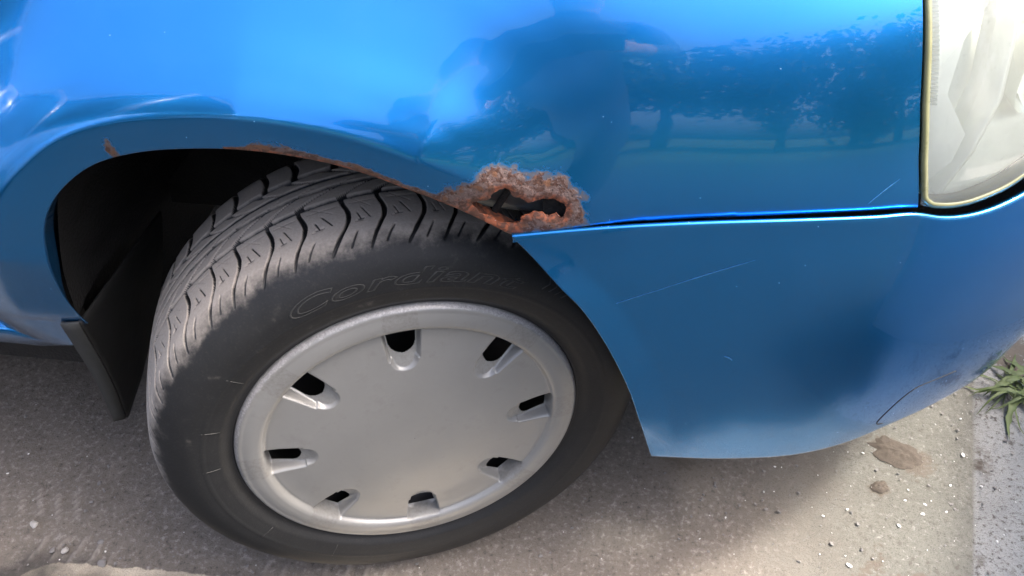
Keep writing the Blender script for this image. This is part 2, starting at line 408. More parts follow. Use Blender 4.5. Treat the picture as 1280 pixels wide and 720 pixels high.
# ------------------------------------------------------------------ ground (one sheet to the horizon)
def build_ground():
    def axis(lo, hi, step, far):
        core = np.arange(lo, hi + 1e-6, step); up = []; d = step; v = hi
        while v < far: d *= 1.35; v += d; up.append(v)
        dn = []; d = step; v = lo
        while v > -far: d *= 1.35; v -= d; dn.append(v)
        return np.array(dn[::-1] + core.tolist() + up)
    xs = axis(-.95, 1.10, .005, 900); ys = axis(-.16, .75, .005, 900)
    X, Y = np.meshgrid(xs, ys, indexing='ij'); P = np.c_[X.ravel(), Y.ravel()]
    near = sstep(np.hypot(P[:, 0], P[:, 1]), 3, 1.2)
    z = (.0030 * vnoise(P, 9, 1, 3) + (.0012 + .0016 * sstep(P[:, 0], .35, .0)) * vnoise(P, 55, 2, 4)) * near - .0015
    # tyre prints: two rows of low ridges pressed in the dust behind the wheel
    x, y = P[:, 0], P[:, 1]
    zb0 = z.copy()
    keep = np.clip(.35 + 1.6 * vnoise(P, 9, 5, 3), 0, 1)
    for (y0, hw, sk, ph, x0, x1) in ((-.036, .024, .15, 0.0, -.62, -.02), (.036, .026, -.55, .012, -.66, -.10), (.095, .022, -.4, .004, -.60, -.25)):
        yc = y0 + .05 * (x + .3)
        u = (x - sk * (y - yc) + ph + .004 * vnoise(P, 14, 9, 2)) / .0268
        r = np.exp(-((u - np.round(u)) * .0268 / .0026) ** 2)
        w = sstep(np.abs(y - yc), hw, hw * .6) * sstep(x, x0, x0 + .1) * sstep(x, x1 + .02, x1 - .05)
        z += .0034 * r * w * np.clip(keep * 1.5, 0, 1) - .0008 * w * (1 - r)
    ridge = np.clip((z - zb0) / .0022, 0, 1)
    # slab joint groove
    dist = (x - .7355) * .963 - (y - .0898) * .2696
    z -= .003 * np.exp(-((dist + .001 * vnoise(P, 40, 3, 2)) / .006) ** 2) * near
    z += np.where(dist > 0, .0015 * vnoise(P, 45, 8, 3), 0) * near
    # sunlit strip painted pale into the ground colour, raised very slightly
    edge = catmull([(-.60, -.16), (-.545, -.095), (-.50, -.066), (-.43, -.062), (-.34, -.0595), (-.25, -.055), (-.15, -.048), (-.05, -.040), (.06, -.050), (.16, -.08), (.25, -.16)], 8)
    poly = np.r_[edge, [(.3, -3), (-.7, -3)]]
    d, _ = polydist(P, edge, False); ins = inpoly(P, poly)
    sunstrip = np.clip(.5 + np.where(ins, d, -d) / .010 + .45 * vnoise(P, 70, 6, 3), 0, 1) * (y > -3)
    z += .0010 * sunstrip * near
    mud = np.zeros(len(P))
    for (mx, my, a, b, rot) in ((.678, .258, .050, .030, -.5), (.632, .196, .018, .013, .2), (.588, .058, .045, .016, .9), (.90, .52, .06, .10, .2), (.905, .20, .035, .09, .1), (.66, .045, .06, .02, .1)):
        c, s_ = math.cos(rot), math.sin(rot); dx, dy = x - mx, y - my
        q = np.hypot((c * dx + s_ * dy) / a, (-s_ * dx + c * dy) / b)
        mud = np.maximum(mud, np.clip(1.05 - q * .70 + .60 * vnoise(P, 38, 4, 4), 0, 1))
    for (mx, my, a) in ((.345, .215, .07), (-.56, .36, .16), (-.42, .30, .10)):
        mud = np.maximum(mud, np.clip(.75 - np.hypot(x - mx, y - my) / a * .5, 0, 1))
    g = meshobj('ground', np.c_[P, z], gridfaces(len(xs), len(ys)), GROUND, attrs={'sunstrip': sunstrip, 'mud': mud, 'ridge': ridge})
    g['kind'] = 'structure'
    return g
build_ground()

# ------------------------------------------------------------------ the blue car
car = empty('parked_car', (0, 0, 0))
tag(car, 'blue car with a rusted-through front fender above its turned front wheel', 'car')

ARCH = [(-.3475, .405), (-.3462, .4154), (-.3402, .4671), (-.3245, .5238), (-.3088, .5665), (-.2877, .5998), (-.2611, .6252), (-.2314, .6431), (-.1938, .6546), (-.1513, .6609), (-.1034, .6636), (-.0579, .6595), (-.0194, .6522), (.0255, .6376), (.0633, .6189), (.089, .6030), (.1156, .5846)]
BARCH = [(.1161, .5845), (.1336, .5663), (.159, .5367), (.1817, .5094), (.2067, .4638), (.2307, .4057), (.249, .3445), (.2668, .2782), (.2706, .2680)]
SEAM = [(.1156, .5846), (.136, .5878), (.1564, .5929), (.1898, .5995), (.2228, .604), (.2881, .610), (.3524, .6142), (.4186, .6154), (.4509, .6145)]
HOLE = [(.0846, .6188), (.0903, .6213), (.0979, .622), (.1031, .6298), (.1088, .632), (.115, .6299), (.1184, .6242), (.1272, .6168), (.1384, .6215), (.1478, .6203), (.1572, .618), (.1594, .6095), (.1558, .604), (.1509, .6097), (.1457, .6058), (.1379, .6094), (.1281, .6069), (.1228, .6037), (.1215, .5968), (.1154, .5945), (.1066, .5972), (.1002, .6021), (.0902, .6095)]
RUSTP = [(.0480, .620), (.0558, .6311), (.0723, .6396), (.0853, .6437), (.0918, .6532), (.1047, .6573), (.1177, .6534), (.1277, .6447), (.1472, .6478), (.162, .6405), (.1734, .6249), (.1756, .6101), (.183, .5990), (.1496, .5895), (.1154, .5814), (.089, .5995)]
FL_S = [-.5, -.362, -.346, -.325, -.1, .03, .09, .13]; FL_A = [.0, .006, .018, .027, .030, .022, .008, 0.]
GD = pch([0, .012, .024, .031, .038, .06, .09, .12, .15], [.70, .83, .95, 1.0, .965, .72, .34, .09, 0])
arch_d = resample(catmull(ARCH, 10), .0025)

def fender_off(P, d, near):
    A = np.interp(near[:, 0], FL_S, FL_A) / .70
    k = np.where(near[:, 0] < -.15, np.interp(near[:, 1], [.38, .62], [.42, 1.0]), 1.0)
    return YF(P[:, 1]) - A * GD(d * k) * sstep(P[:, 0], -.56, -.42)

def build_fender():
    seam = resample(catmull(SEAM, 6), .004)
    hl = resample([(.4509, .6145), (.4408, .6578), (.4337, .7018), (.4276, .772), (.425, .812)], .005)
    top = resample(catmull([(.425, .812), (.2, .855), (-.1, .885), (-.58, .905)], 8), .008)
    rear = resample(catmull([(-.58, .905), (-.572, .6), (-.545, .46), (-.505, .395), (-.4755, .363)], 6), .006)
    bot = resample(catmull([(-.4755, .363), (-.444, .352), (-.415, .346), (-.385, .356), (-.3475, .405)], 6), .004)
    ring = np.r_[arch_d[:-1], seam[:-1], hl[:-1], top[:-1], rear[:-1], bot[:-1]]
    # eaten edge of the hole
    hole = resample(np.r_[HOLE, HOLE[:1]], .0011)[:-1]
    hc = np.array((.122, .612)); hole = hole + (hole - hc) / np.linalg.norm(hole - hc, axis=1)[:, None] * np.where(hole[:, 1] > .606, .0016, 0)[:, None]
    hole = hole + np.c_[vnoise(hole, 220, 3, 3), vnoise(hole, 220, 9, 3)] * .0024
    def hexgrid(step, test):
        xs = np.arange(-.60, .47, step); ys = np.arange(.32, .92, step * .866)
        X, Y = np.meshgrid(xs, ys); X = X + (np.arange(len(ys)) % 2)[:, None] * step / 2
        P = np.c_[X.ravel(), Y.ravel()]; P = P[inpoly(P, ring)]
        return P[test(P)]
    def dr(P): return polydist(P, RUSTP)[0] * np.where(inpoly(P, np.array(RUSTP)), 0, 1)
    coarse = hexgrid(.0075, lambda P: np.ones(len(P), bool))
    dc, _ = polydist(coarse, arch_d[::3], False); drc = dr(coarse)
    coarse = coarse[(dc > .062) & (drc > .014)]
    mid = hexgrid(.0036, lambda P: np.ones(len(P), bool))
    dm, _ = polydist(mid, arch_d[::3], False); drm = dr(mid)
    mid = mid[(dm <= .062) & (drm > .010)]
    xs = np.arange(.03, .20, .0015); ys = np.arange(.575, .672, .0013)
    X, Y = np.meshgrid(xs, ys); X = X + (np.arange(len(ys)) % 2)[:, None] * .00075
    fine = np.c_[X.ravel(), Y.ravel()]; fine = fine[inpoly(fine, ring)]; fine = fine[dr(fine) <= .010]
    pts = np.r_[coarse, mid, fine]
    db, _ = polydist(pts, ring[::2]); dh, _ = polydist(pts, hole)
    pts = pts[(db > .0011) & (dh > .0006) & ~inpoly(pts, hole)]
    allp = np.r_[ring, hole, pts]
    nr, nh = len(ring), len(hole)
    edges = [(i, (i + 1) % nr) for i in range(nr)] + [(nr + i, nr + (i + 1) % nh) for i in range(nh)]
    vo, _, fo, _, _, _ = delaunay_2d_cdt([Vector(p) for p in allp], edges, [], 0, 1e-7)
    V = np.array([tuple(v) for v in vo]); F = np.array([tuple(f) for f in fo])
    cen = V[F].mean(1)
    F = F[inpoly(cen, ring) & ~inpoly(cen, hole)]
    a = V[F[:, 1]] - V[F[:, 0]]; b = V[F[:, 2]] - V[F[:, 0]]
    flip = (a[:, 0] * b[:, 1] - a[:, 1] * b[:, 0]) < 0
    F[flip] = F[flip][:, ::-1]
    d, near = polydist(V, arch_d, False)
    off = fender_off(V, d, near)
    # rust amount
    dp, _ = polydist(V, RUSTP); ins = inpoly(V, np.array(RUSTP))
    rust = np.clip(.5 + np.where(ins, dp, -dp) / .020, 0, 1)
    dhole, _ = polydist(V, hole)
    core = np.clip(1 - dhole / .007, 0, 1) * ins
    lower = ins * sstep(d, .016, .006) * sstep(V[:, 0], .06, .10)
    rust = np.maximum(rust * .80, np.maximum(.80 + .2 * core, 0) * (core > 0))
    rust = np.maximum(rust, (.80 + .18 * lower) * (lower > .1))
    w = np.interp(near[:, 0], [-.12, -.10, -.085, -.06, -.035, -.01, .03, .06, .09], [0, .003, .0085, .0075, .0040, .0055, .0035, .006, .012])
    rust = np.maximum(rust, np.clip(1.0 - d / np.maximum(w * 1.9, 1e-5), 0, 1) * (w > .0005) * .95)
    chip = np.hypot((V[:, 0] + .2145) / .0035, (V[:, 1] - .655) / .010)
    rust = np.maximum(rust, np.clip(1.0 - .45 * chip, 0, 1) * .9)
    dse, _ = polydist(V, seam, False); off = off + .0010 * sstep(dse, .0025, 0) ** 2
    # blisters and lifted flakes
    bl = vnoise(V, 170, 11, 3); bl2 = vnoise(V, 420, 12, 2)
    amp = sstep(rust, .4, .8) * ins
    off = off - amp * (.00035 * bl + .00012 * bl2)
    off = off + core ** 2 * .0035 * (.5 + .5 * vnoise(V, 120, 4, 2))
    scr = np.zeros(len(V))
    P3 = surf(V[:, 0], V[:, 1], off)
    verts = [tuple(p) for p in P3]; faces = [tuple(f) for f in F]; ra = rust.tolist()
    # map ring and hole points to cdt verts
    def idx(Q):
        out = []
        for q in Q:
            k = int(np.argmin(np.abs(V - q).sum(1))); out.append(k)
        return out
    def flange(ids, dirs, closed, split=False):
        n = len(ids); prev = ids
        if split:
            prev = []
            for i in ids: prev.append(len(verts)); verts.append(verts[i]); ra.append(rust[i])
        for (dn, dy) in dirs:
            cur = []
            for j, i in enumerate(ids):
                s_, z_ = V[i]; qn = nrm[j]
                p = surf(s_ + qn[0] * dn, z_ + qn[1] * dn, off[i] + dy * (1 if s_ > -.2 else .12 + .88 * float(sstep(z_, .44, .53))))
                cur.append(len(verts)); verts.append(tuple(p)); ra.append(rust[i])
            for j in range(n if closed else n - 1):
                k = (j + 1) % n
                faces.append((prev[j], cur[j], cur[k], prev[k]))
            prev = cur
    ids = idx(arch_d); tn = np.gradient(arch_d, axis=0); tn /= np.linalg.norm(tn, axis=1)[:, None]
    nrm = np.c_[tn[:, 1], -tn[:, 0]]       # towards the wheel
    flange(ids, [(.0012, .0004), (.0020, .0018), (.0020, .004), (.0005, .020)], False)
    oth = np.r_[seam, hl[1:], top[1:], rear[1:], bot[1:]]
    ids = idx(oth); nrm = np.zeros((len(oth), 2)); flange(ids, [(0, .003), (0, .018)], False, True)
    ids = idx(hole); nrm = np.zeros((len(hole), 2)); flange(ids, [(0, .0016)], True, True)
    o = meshobj('front_fender', verts, faces, PAINT, car, attrs={'rust': ra, 'scratch': np.zeros(len(verts))})
    o['label'] = 'blue front fender with a rust hole at its lower tip'
    # scratch near the headlight
    return o
fender = build_fender()
def mark_scratch(o, segs):
    """fine pale scratches: thin raised slivers of scuffed lacquer, one small strip each"""
    for (a, b, w, fn) in segs:
        a, b = np.array(a), np.array(b); n = 24; V = []; F = []
        t = np.linspace(0, 1, n); P = a + (b - a) * t[:, None]
        P[:, 1] += .0012 * np.sin(t * 3.0)
        q = (b - a) / np.linalg.norm(b - a); nn = np.array((-q[1], q[0]))
        for i in range(n):
            ww = w * math.sin(math.pi * (.08 + .84 * t[i])) * (.5 + random.random() * .7)
            for sgn in (-1, 1):
                s_, z_ = P[i] + nn * sgn * ww
                V.append(tuple(surf(s_, z_, fn(s_, z_) - .00025)))
        for i in range(n - 1): F.append((2 * i, 2 * i + 2, 2 * i + 3, 2 * i + 1))
        meshobj('scratch', V, F, SCUFF, o)
SCUFF = mat_simple('scuffed_lacquer', (.07, .24, .46), .5, nscale=200, namp=.3)
mark_scratch(fender, [((.4064, .6223), (.4285, .6427), .00035, lambda s, z: YF(z))])

ZT = pch([.1161, .1567, .2225, .2872, .3506, .4157, .4471, .4729, .5118, .5516, .60, .68, .76, .9, S_END], [.5845, .5920, .6020, .6085, .6120, .6125, .6122, .6050, .6020, .6085, .626, .648, .655, .655, .655])
ZB = pch([.1, .27, .346, .437, .492, .53, .60, .75, S_END], [.2688, .2688, .2677, .2685, .2768, .285, .286, .270, .262])
BA = resample(catmull(BARCH, 8), .002)
def bumper_off(s, z):
    o = YB(z)
    low = sstep(z, .352, .330) * sstep(s, .43, .54)
    return o + 0 * low
def build_bumper():
    nu, nv = 230, 90
    vv = np.linspace(0, 1, nv)
    zA = .2688 + (.5845 - .2688) * vv
    sA = np.interp(zA, BA[::-1, 1], BA[::-1, 0])
    uu = np.linspace(0, 1, nu) ** 1.25
    V = np.zeros((nu, nv + 9, 3))
    for i, u in enumerate(uu):
        s = sA + (S_END - sA) * u
        zg = ZB(s) + (ZT(s) - ZB(s)) * vv
        zg0 = ZB(sA) + (ZT(sA) - ZB(sA)) * vv
        z = zg + (zA - zg0) * (1 - sstep(u, 0, .22))
        d = s - sA
        fl = .0055 * np.clip(1 - d / .032, 0, 1) * sstep(vv, .05, .3) * sstep(vv, 1.0, .80)
        off = bumper_off(s, z) - fl
        V[i, 4:4 + nv] = surf(s, z, off)
        sb, zb, ob = s[0], z[0], off[0]
        for k, (dn, dy) in enumerate([(.0, .05), (-.004, .020), (-.0045, .006), (-.003, .0015)]):
            V[i, k] = surf(sb, zb + dn, ob + dy)
        st, zt, ot = s[-1], z[-1], off[-1]
        for k, (dz, dy) in enumerate([(.0010, .0005), (.0016, .0018), (.0015, .0034), (.0008, .0050), (-.010, .0056)]):
            V[i, 4 + nv + k] = surf(st, zt + dz, ot + dy)
    nn = nv + 9
    # flange along the arch edge
    fl1 = V[0].copy(); fl1[:, 1] += .0022; fl1[:, 0] -= .0006
    fl2 = V[0].copy(); fl2[:, 1] += .028
    G = np.concatenate([fl2[None], fl1[None], V], 0)
    M = G[::-1].copy(); M[..., 1] = 1.6 - M[..., 1]
    G = np.concatenate([G, M[1:]], 0)
    o = meshobj('front_bumper', G.reshape(-1, 3), gridfaces(G.shape[0], nn), PAINT, car, attrs={'rust': np.zeros(G.shape[0] * nn), 'scratch': np.zeros(G.shape[0] * nn)})
    return o
bumper = build_bumper()
mark_scratch(bumper, [((.1891, .5051), (.250, .538), .00030, lambda s, z: bumper_off(s, z)), ((.245, .536), (.322, .5727), .00030, lambda s, z: bumper_off(s, z)),
                      ((.3162, .4532), (.3246, .4476), .0006, lambda s, z: bumper_off(s, z))])
# outline groove of the fog lamp blank low on the bumper corner
def strip_on(path, fn, rad, mat, name, parent, n=6):
    P = resample(catmull(path, 8), .004)
    V, F = tube([tuple(surf(s, z, fn(s, z))) for s, z in P], rad, n)
    return meshobj(name, V, F, mat, parent)
strip_on([(.60, .358), (.5668, .3607), (.5418, .3598), (.528, .345), (.519, .324), (.5158, .3089), (.519, .3015), (.5268, .2994)], lambda s, z: bumper_off(s, z) + .0004, .0010, BLACK, 'panel_groove', bumper)

# sill, door, hood, cabin
def swept(name, s0, s1, prof, mat, n=60, parent=car, ds=None):
    ss = np.linspace(s0, s1, n); V = np.zeros((n, len(prof), 3))
    for i, s in enumerate(ss):
        for k, (z, o) in enumerate(prof): V[i, k] = surf(s, z, o)
    c = len(prof) * n
    return meshobj(name, V.reshape(-1, 3), gridfaces(n, len(prof)), mat, parent, attrs={'rust': np.zeros(c), 'scratch': np.zeros(c)})
zero = lambda n: {'rust': np.zeros(n), 'scratch': np.zeros(n)}
def build_sill():
    n = 90; ss = np.linspace(-2.3, -.388, n); V = []
    for s in ss:
        zt = np.interp(s, [-.60, -.4755, -.444, -.41, -.372], [.362, .360, .349, .338, .330])
        t = sstep(s, -.372, -.44)
        led = .010 * t
        y0 = float(YF(zt))
        prof = [(zt + .002, y0 + .02), (zt, y0 + .001), (zt - .0025, y0 - led * .7), (zt - .006, y0 - led), (zt - .014, y0 - led + .001), (.315, y0 + .008), (.298, y0 + .020), (.288, y0 + .030), (.286, y0 + .045)]
        V += [tuple(surf(s, z, o)) for z, o in prof]
    meshobj('sill', V, gridfaces(n, 9), PAINT, car, attrs=zero(len(V)))
build_sill()
def build_door():
    n, m = 60, 50; V = []
    for i in range(n):
        t = i / (n - 1)
        for j in range(m):
            z = .366 + (.905 - .366) * j / (m - 1)
            fe = np.interp(z, [.363, .395, .46, .6, .905], [-.4805, -.510, -.550, -.577, -.585])
            s = fe + (-1.55 - fe) * t
            V.append(tuple(surf(s, z, float(YF(z)))))
    o = meshobj('front_door', V, gridfaces(n, m), PAINT, car, attrs=zero(len(V)))
    bm = bmesh.new(); box(bm, (-1.48, -.055, .77), (-1.28, -.012, .80), .008); bm_obj('door_handle', bm, BLACK, o, True)
    V = []
    for s in np.linspace(-1.56, -2.7, 40):
        for z in np.linspace(.366, .905, 40): V.append(tuple(surf(max(s, -2.6), z, float(YF(z)))))
    meshobj('rear_side_panel', V, gridfaces(40, 40), PAINT, car, attrs=zero(len(V)))
build_door()
def build_upper():
    # hood: crowned sheet between the two fender tops, nose line bending down to the grille
    nu, nv = 60, 50; V = []
    for i in range(nu):
        s = -.575 + (.425 + .575) * i / (nu - 1)
        zt = float(np.interp(s, [-.58, -.1, .2, .425], [.905, .885, .855, .812]))
        e = surf(s, zt, float(YF(zt)) + .004)
        for j in range(nv):
            t = j / (nv - 1); y = e[1] + (1.6 - 2 * e[1]) * t
            cr = 1 - (2 * t - 1) ** 2
            nose = .40 * cr ** .6 * (i / (nu - 1)) ** 3
            V.append((e[0] + nose, y, zt + .055 * cr ** .7 + .012 * math.sin(math.pi * t) - .10 * cr * (i / (nu - 1)) ** 6))
    meshobj('hood', V, gridfaces(nu, nv), PAINT, car, attrs=zero(len(V)))
    # cabin: painted roof and pillars, dark glass
    prof = [(-.55, .955), (-1.12, 1.40), (-1.5, 1.45), (-2.2, 1.42), (-2.55, 1.25), (-2.75, .95)]
    P = catmull(prof, 8); V = []
    ys = np.linspace(0, 1, 24)
    for (x, z) in P:
        ins = .16 + .16 * (z - .95) / .5
        for t in ys:
            y = ins + (1.6 - 2 * ins) * t
            V.append((x, y, z - .035 * (2 * t - 1) ** 4))
    roof = meshobj('roof', V, gridfaces(len(P), 24), PAINT, car, attrs=zero(len(V)))
    V = []
    for (x, z) in P[1:10]:
        ins = .21 + .16 * (z - .95) / .5
        for t in ys:
            y = ins + (1.6 - 2 * ins) * t
            V.append((x + .006, y, z + .006 - .035 * (2 * t - 1) ** 4))
    meshobj('windscreen', V, gridfaces(9, 24), GLASS, car)
    for sgn, nm in ((0, 'side_window'), (1, 'side_window')):
        V = []
        for (x, z) in P:
            ins = .16 + .16 * (z - .95) / .5
            for (zz, k) in ((.90, 0), (.905 + (z - .04 - .905) * .5, .5), (max(z - .04, .906), 1)):
                y = .20 + (ins - .20) * k
                V.append((x, 1.6 - y if sgn else y, zz))
        meshobj(nm, V, gridfaces(len(P), 3), GLASS, car)
    # far side of the car, mirrored plainly
    V = []
    for s in np.linspace(-2.6, .45, 60):
        for z in np.linspace(.36, .86 if s > .2 else .90, 30):
            p = surf(s, z, float(YF(z))); V.append((p[0], 1.6 - p[1], p[2]))
    meshobj('far_side_panel', V, gridfaces(60, 30), PAINT, car, attrs=zero(len(V)))
    bm = bmesh.new(); box(bm, (-2.6, .12, .20), (-.45, 1.48, .36)); box(bm, (-2.74, .1, .30), (-2.6, 1.5, .95))
    bm_obj('underbody', bm, BLACK, car)
    bm = bmesh.new(); box(bm, (-.44, .36, .30), (.30, 1.24, .78)); box(bm, (.301, .14, .26), (.50, 1.46, .74)); box(bm, (.501, .26, .24), (.68, 1.34, .70)); bm_obj('engine_bay', bm, BLACK, car)
    V = []
    for s in np.linspace(.756, S_END, 24):
        for z in np.linspace(.64, .80, 8): V.append(tuple(surf(s, z, float(YF(z)) + .012)))
    V2 = [(x, 1.6 - y, z) for x, y, z in V]
    F = gridfaces(24, 8); meshobj('nose_panel', V + V2, np.r_[F, F + len(V)], PAINT, car, attrs=zero(2 * len(V)))
    # grille between the lamps
    gr = None
    bm = bmesh.new(); box(bm, (.72, .45, .64), (.76, 1.15, .80)); gr = bm_obj('grille', bm, BLACK, car)
    for k in range(4):
        bm = bmesh.new(); box(bm, (.76, .46, .665 + k * .034), (.785, 1.14, .677 + k * .034), .003); bm_obj('grille_bar', bm, FLAP, gr)
    # far rear and front wheels
    for (x, y) in ((-2.0, .09), (-2.0, 1.51), (0, 1.51)):
        bm = bmesh.new()
        bmesh.ops.create_cone(bm, cap_ends=True, segments=40, radius1=.28, radius2=.28, depth=.17)
        bmesh.ops.bevel(bm, geom=[e for e in bm.edges if len(e.link_faces) == 2 and any(len(f.verts) > 4 for f in e.link_faces)], offset=.02, segments=3, affect='EDGES')
        bmesh.ops.rotate(bm, verts=bm.verts, matrix=Matrix.Rotation(R(90), 3, 'X')); bmesh.ops.translate(bm, verts=bm.verts, vec=(x, y, .28))
        w = bm_obj('wheel', bm, STEEL, car, True)
build_upper()

# wheel housing
def build_liner():
    path = np.r_[catmull(ARCH, 6), catmull(BARCH, 6)[2:-2]]
    path = resample(path, .012)
    c = np.array((-.045, .30)); V = []; ysr = [.004, .03, .08, .15, .22, .30, .34]
    for i, q in enumerate(path):
        dd = (q - c) / np.linalg.norm(q - c)
        for k, y in enumerate(ysr):
            e = .010 + .012 * min(1, k / 2) + .004 * math.sin(i * .9) * (k > 1)
            p = q + dd * e
            V.append((p[0], y + (.02 if q[1] < .40 else 0), p[1]))
    n = len(path); F = gridfaces(n, len(ysr)).tolist()
    ci = len(V); V.append((c[0], .345, c[1] - .05))
    for i in range(n - 1): F.append((i * len(ysr) + len(ysr) - 1, (i + 1) * len(ysr) + len(ysr) - 1, ci))
    meshobj('wheel_arch_liner', V, F, BLACK, car)
    # suspension strut and axle stub deep inside
    V, F = tube([(0, .30, .28), (0, .24, .28), (-.01, .20, .28)], [.05, .05, .07], 16); meshobj('axle_stub', V, F, STEEL, car)
    V, F = tube([(-.02, .24, .30), (-.03, .27, .50), (-.04, .29, .66)], [.03, .028, .05], 14); meshobj('suspension_strut', V, F, STEEL, car)
build_liner()
# mud flap: folded rubber sheet behind the wheel
FLAPEDGE = mat_simple('lit_flap_edge', (.05, .052, .050), .7, nscale=70, namp=.3)  # paler copy of the flap rubber; light on the edge is painted in
def build_flap():
    n = 18; V = []; E_ = []
    for i in range(n):
        t = i / (n - 1)
        L = Vector((-.369, -.008, .410)).lerp(Vector((-.449, .081, .128)), t); Rr = Vector((-.350, -.006, .412)).lerp(Vector((-.437, .089, .128)), t)
        L.x += .006 * math.sin(t * 3); Rr.x += .006 * math.sin(t * 3)
        inner = .20 - .05 * t
        V += [tuple(Rr + Vector((.0005, .0005, 0))), tuple(Rr + Vector((.001, .006, 0))), tuple(Rr + Vector((-.006 * t, inner * .45, .012 * t))), tuple(Rr + Vector((-.010 * t, inner, .055 * t)))]
        E_.extend([tuple(L + Vector((-.001, .006, 0))), tuple(L), tuple(Rr)])
    o = meshobj('mud_flap', V, gridfaces(n, 4), FLAP, car)
    md = o.modifiers.new('solid', 'SOLIDIFY'); md.thickness = .003; md.offset = 0
    e = meshobj('flap_edge', E_, gridfaces(n, 3), FLAPEDGE, o)
    md = e.modifiers.new('solid', 'SOLIDIFY'); md.thickness = .003; md.offset = 0
    return o
build_flap()
# folded bracket behind the rust hole
def build_bracket():
    n = 26; V = []
    for i in range(n):
        t = i / (n - 1); s = .070 + .11 * t
        for (z, y) in ((.655, .026), (.640, .012), (.628, .001 + .003 * math.sin(t * 9)), (.612, -.001), (.600, .004), (.592, .014), (.58, .03)):
            V.append((s, y + .006 * t, z - .012 * t))
    F = [f for f in gridfaces(n, 7).tolist()]
    # slot cut out of it, slanting
    keep = []
    for f in F:
        c = np.mean([V[k] for k in f], 0)
        keep.append(f)
    o = meshobj('bracket', V, keep, BRACKET, car)
    md = o.modifiers.new('solid', 'SOLIDIFY'); md.thickness = .002
    bm = bmesh.new(); box(bm, (-.003, -.002, -.021), (.003, .002, .021), .001)
    bmesh.ops.rotate(bm, verts=bm.verts, matrix=Matrix.Rotation(R(28), 3, 'Y')); bmesh.ops.translate(bm, verts=bm.verts, vec=(.108, -.0025, .614))
    bm_obj('bracket_slot', bm, BLACK, o)
    bm = bmesh.new(); box(bm, (.140, -.006, .596), (.168, .003, .630), .003); bm_obj('bracket_clip', bm, BLACK, o)
build_bracket()

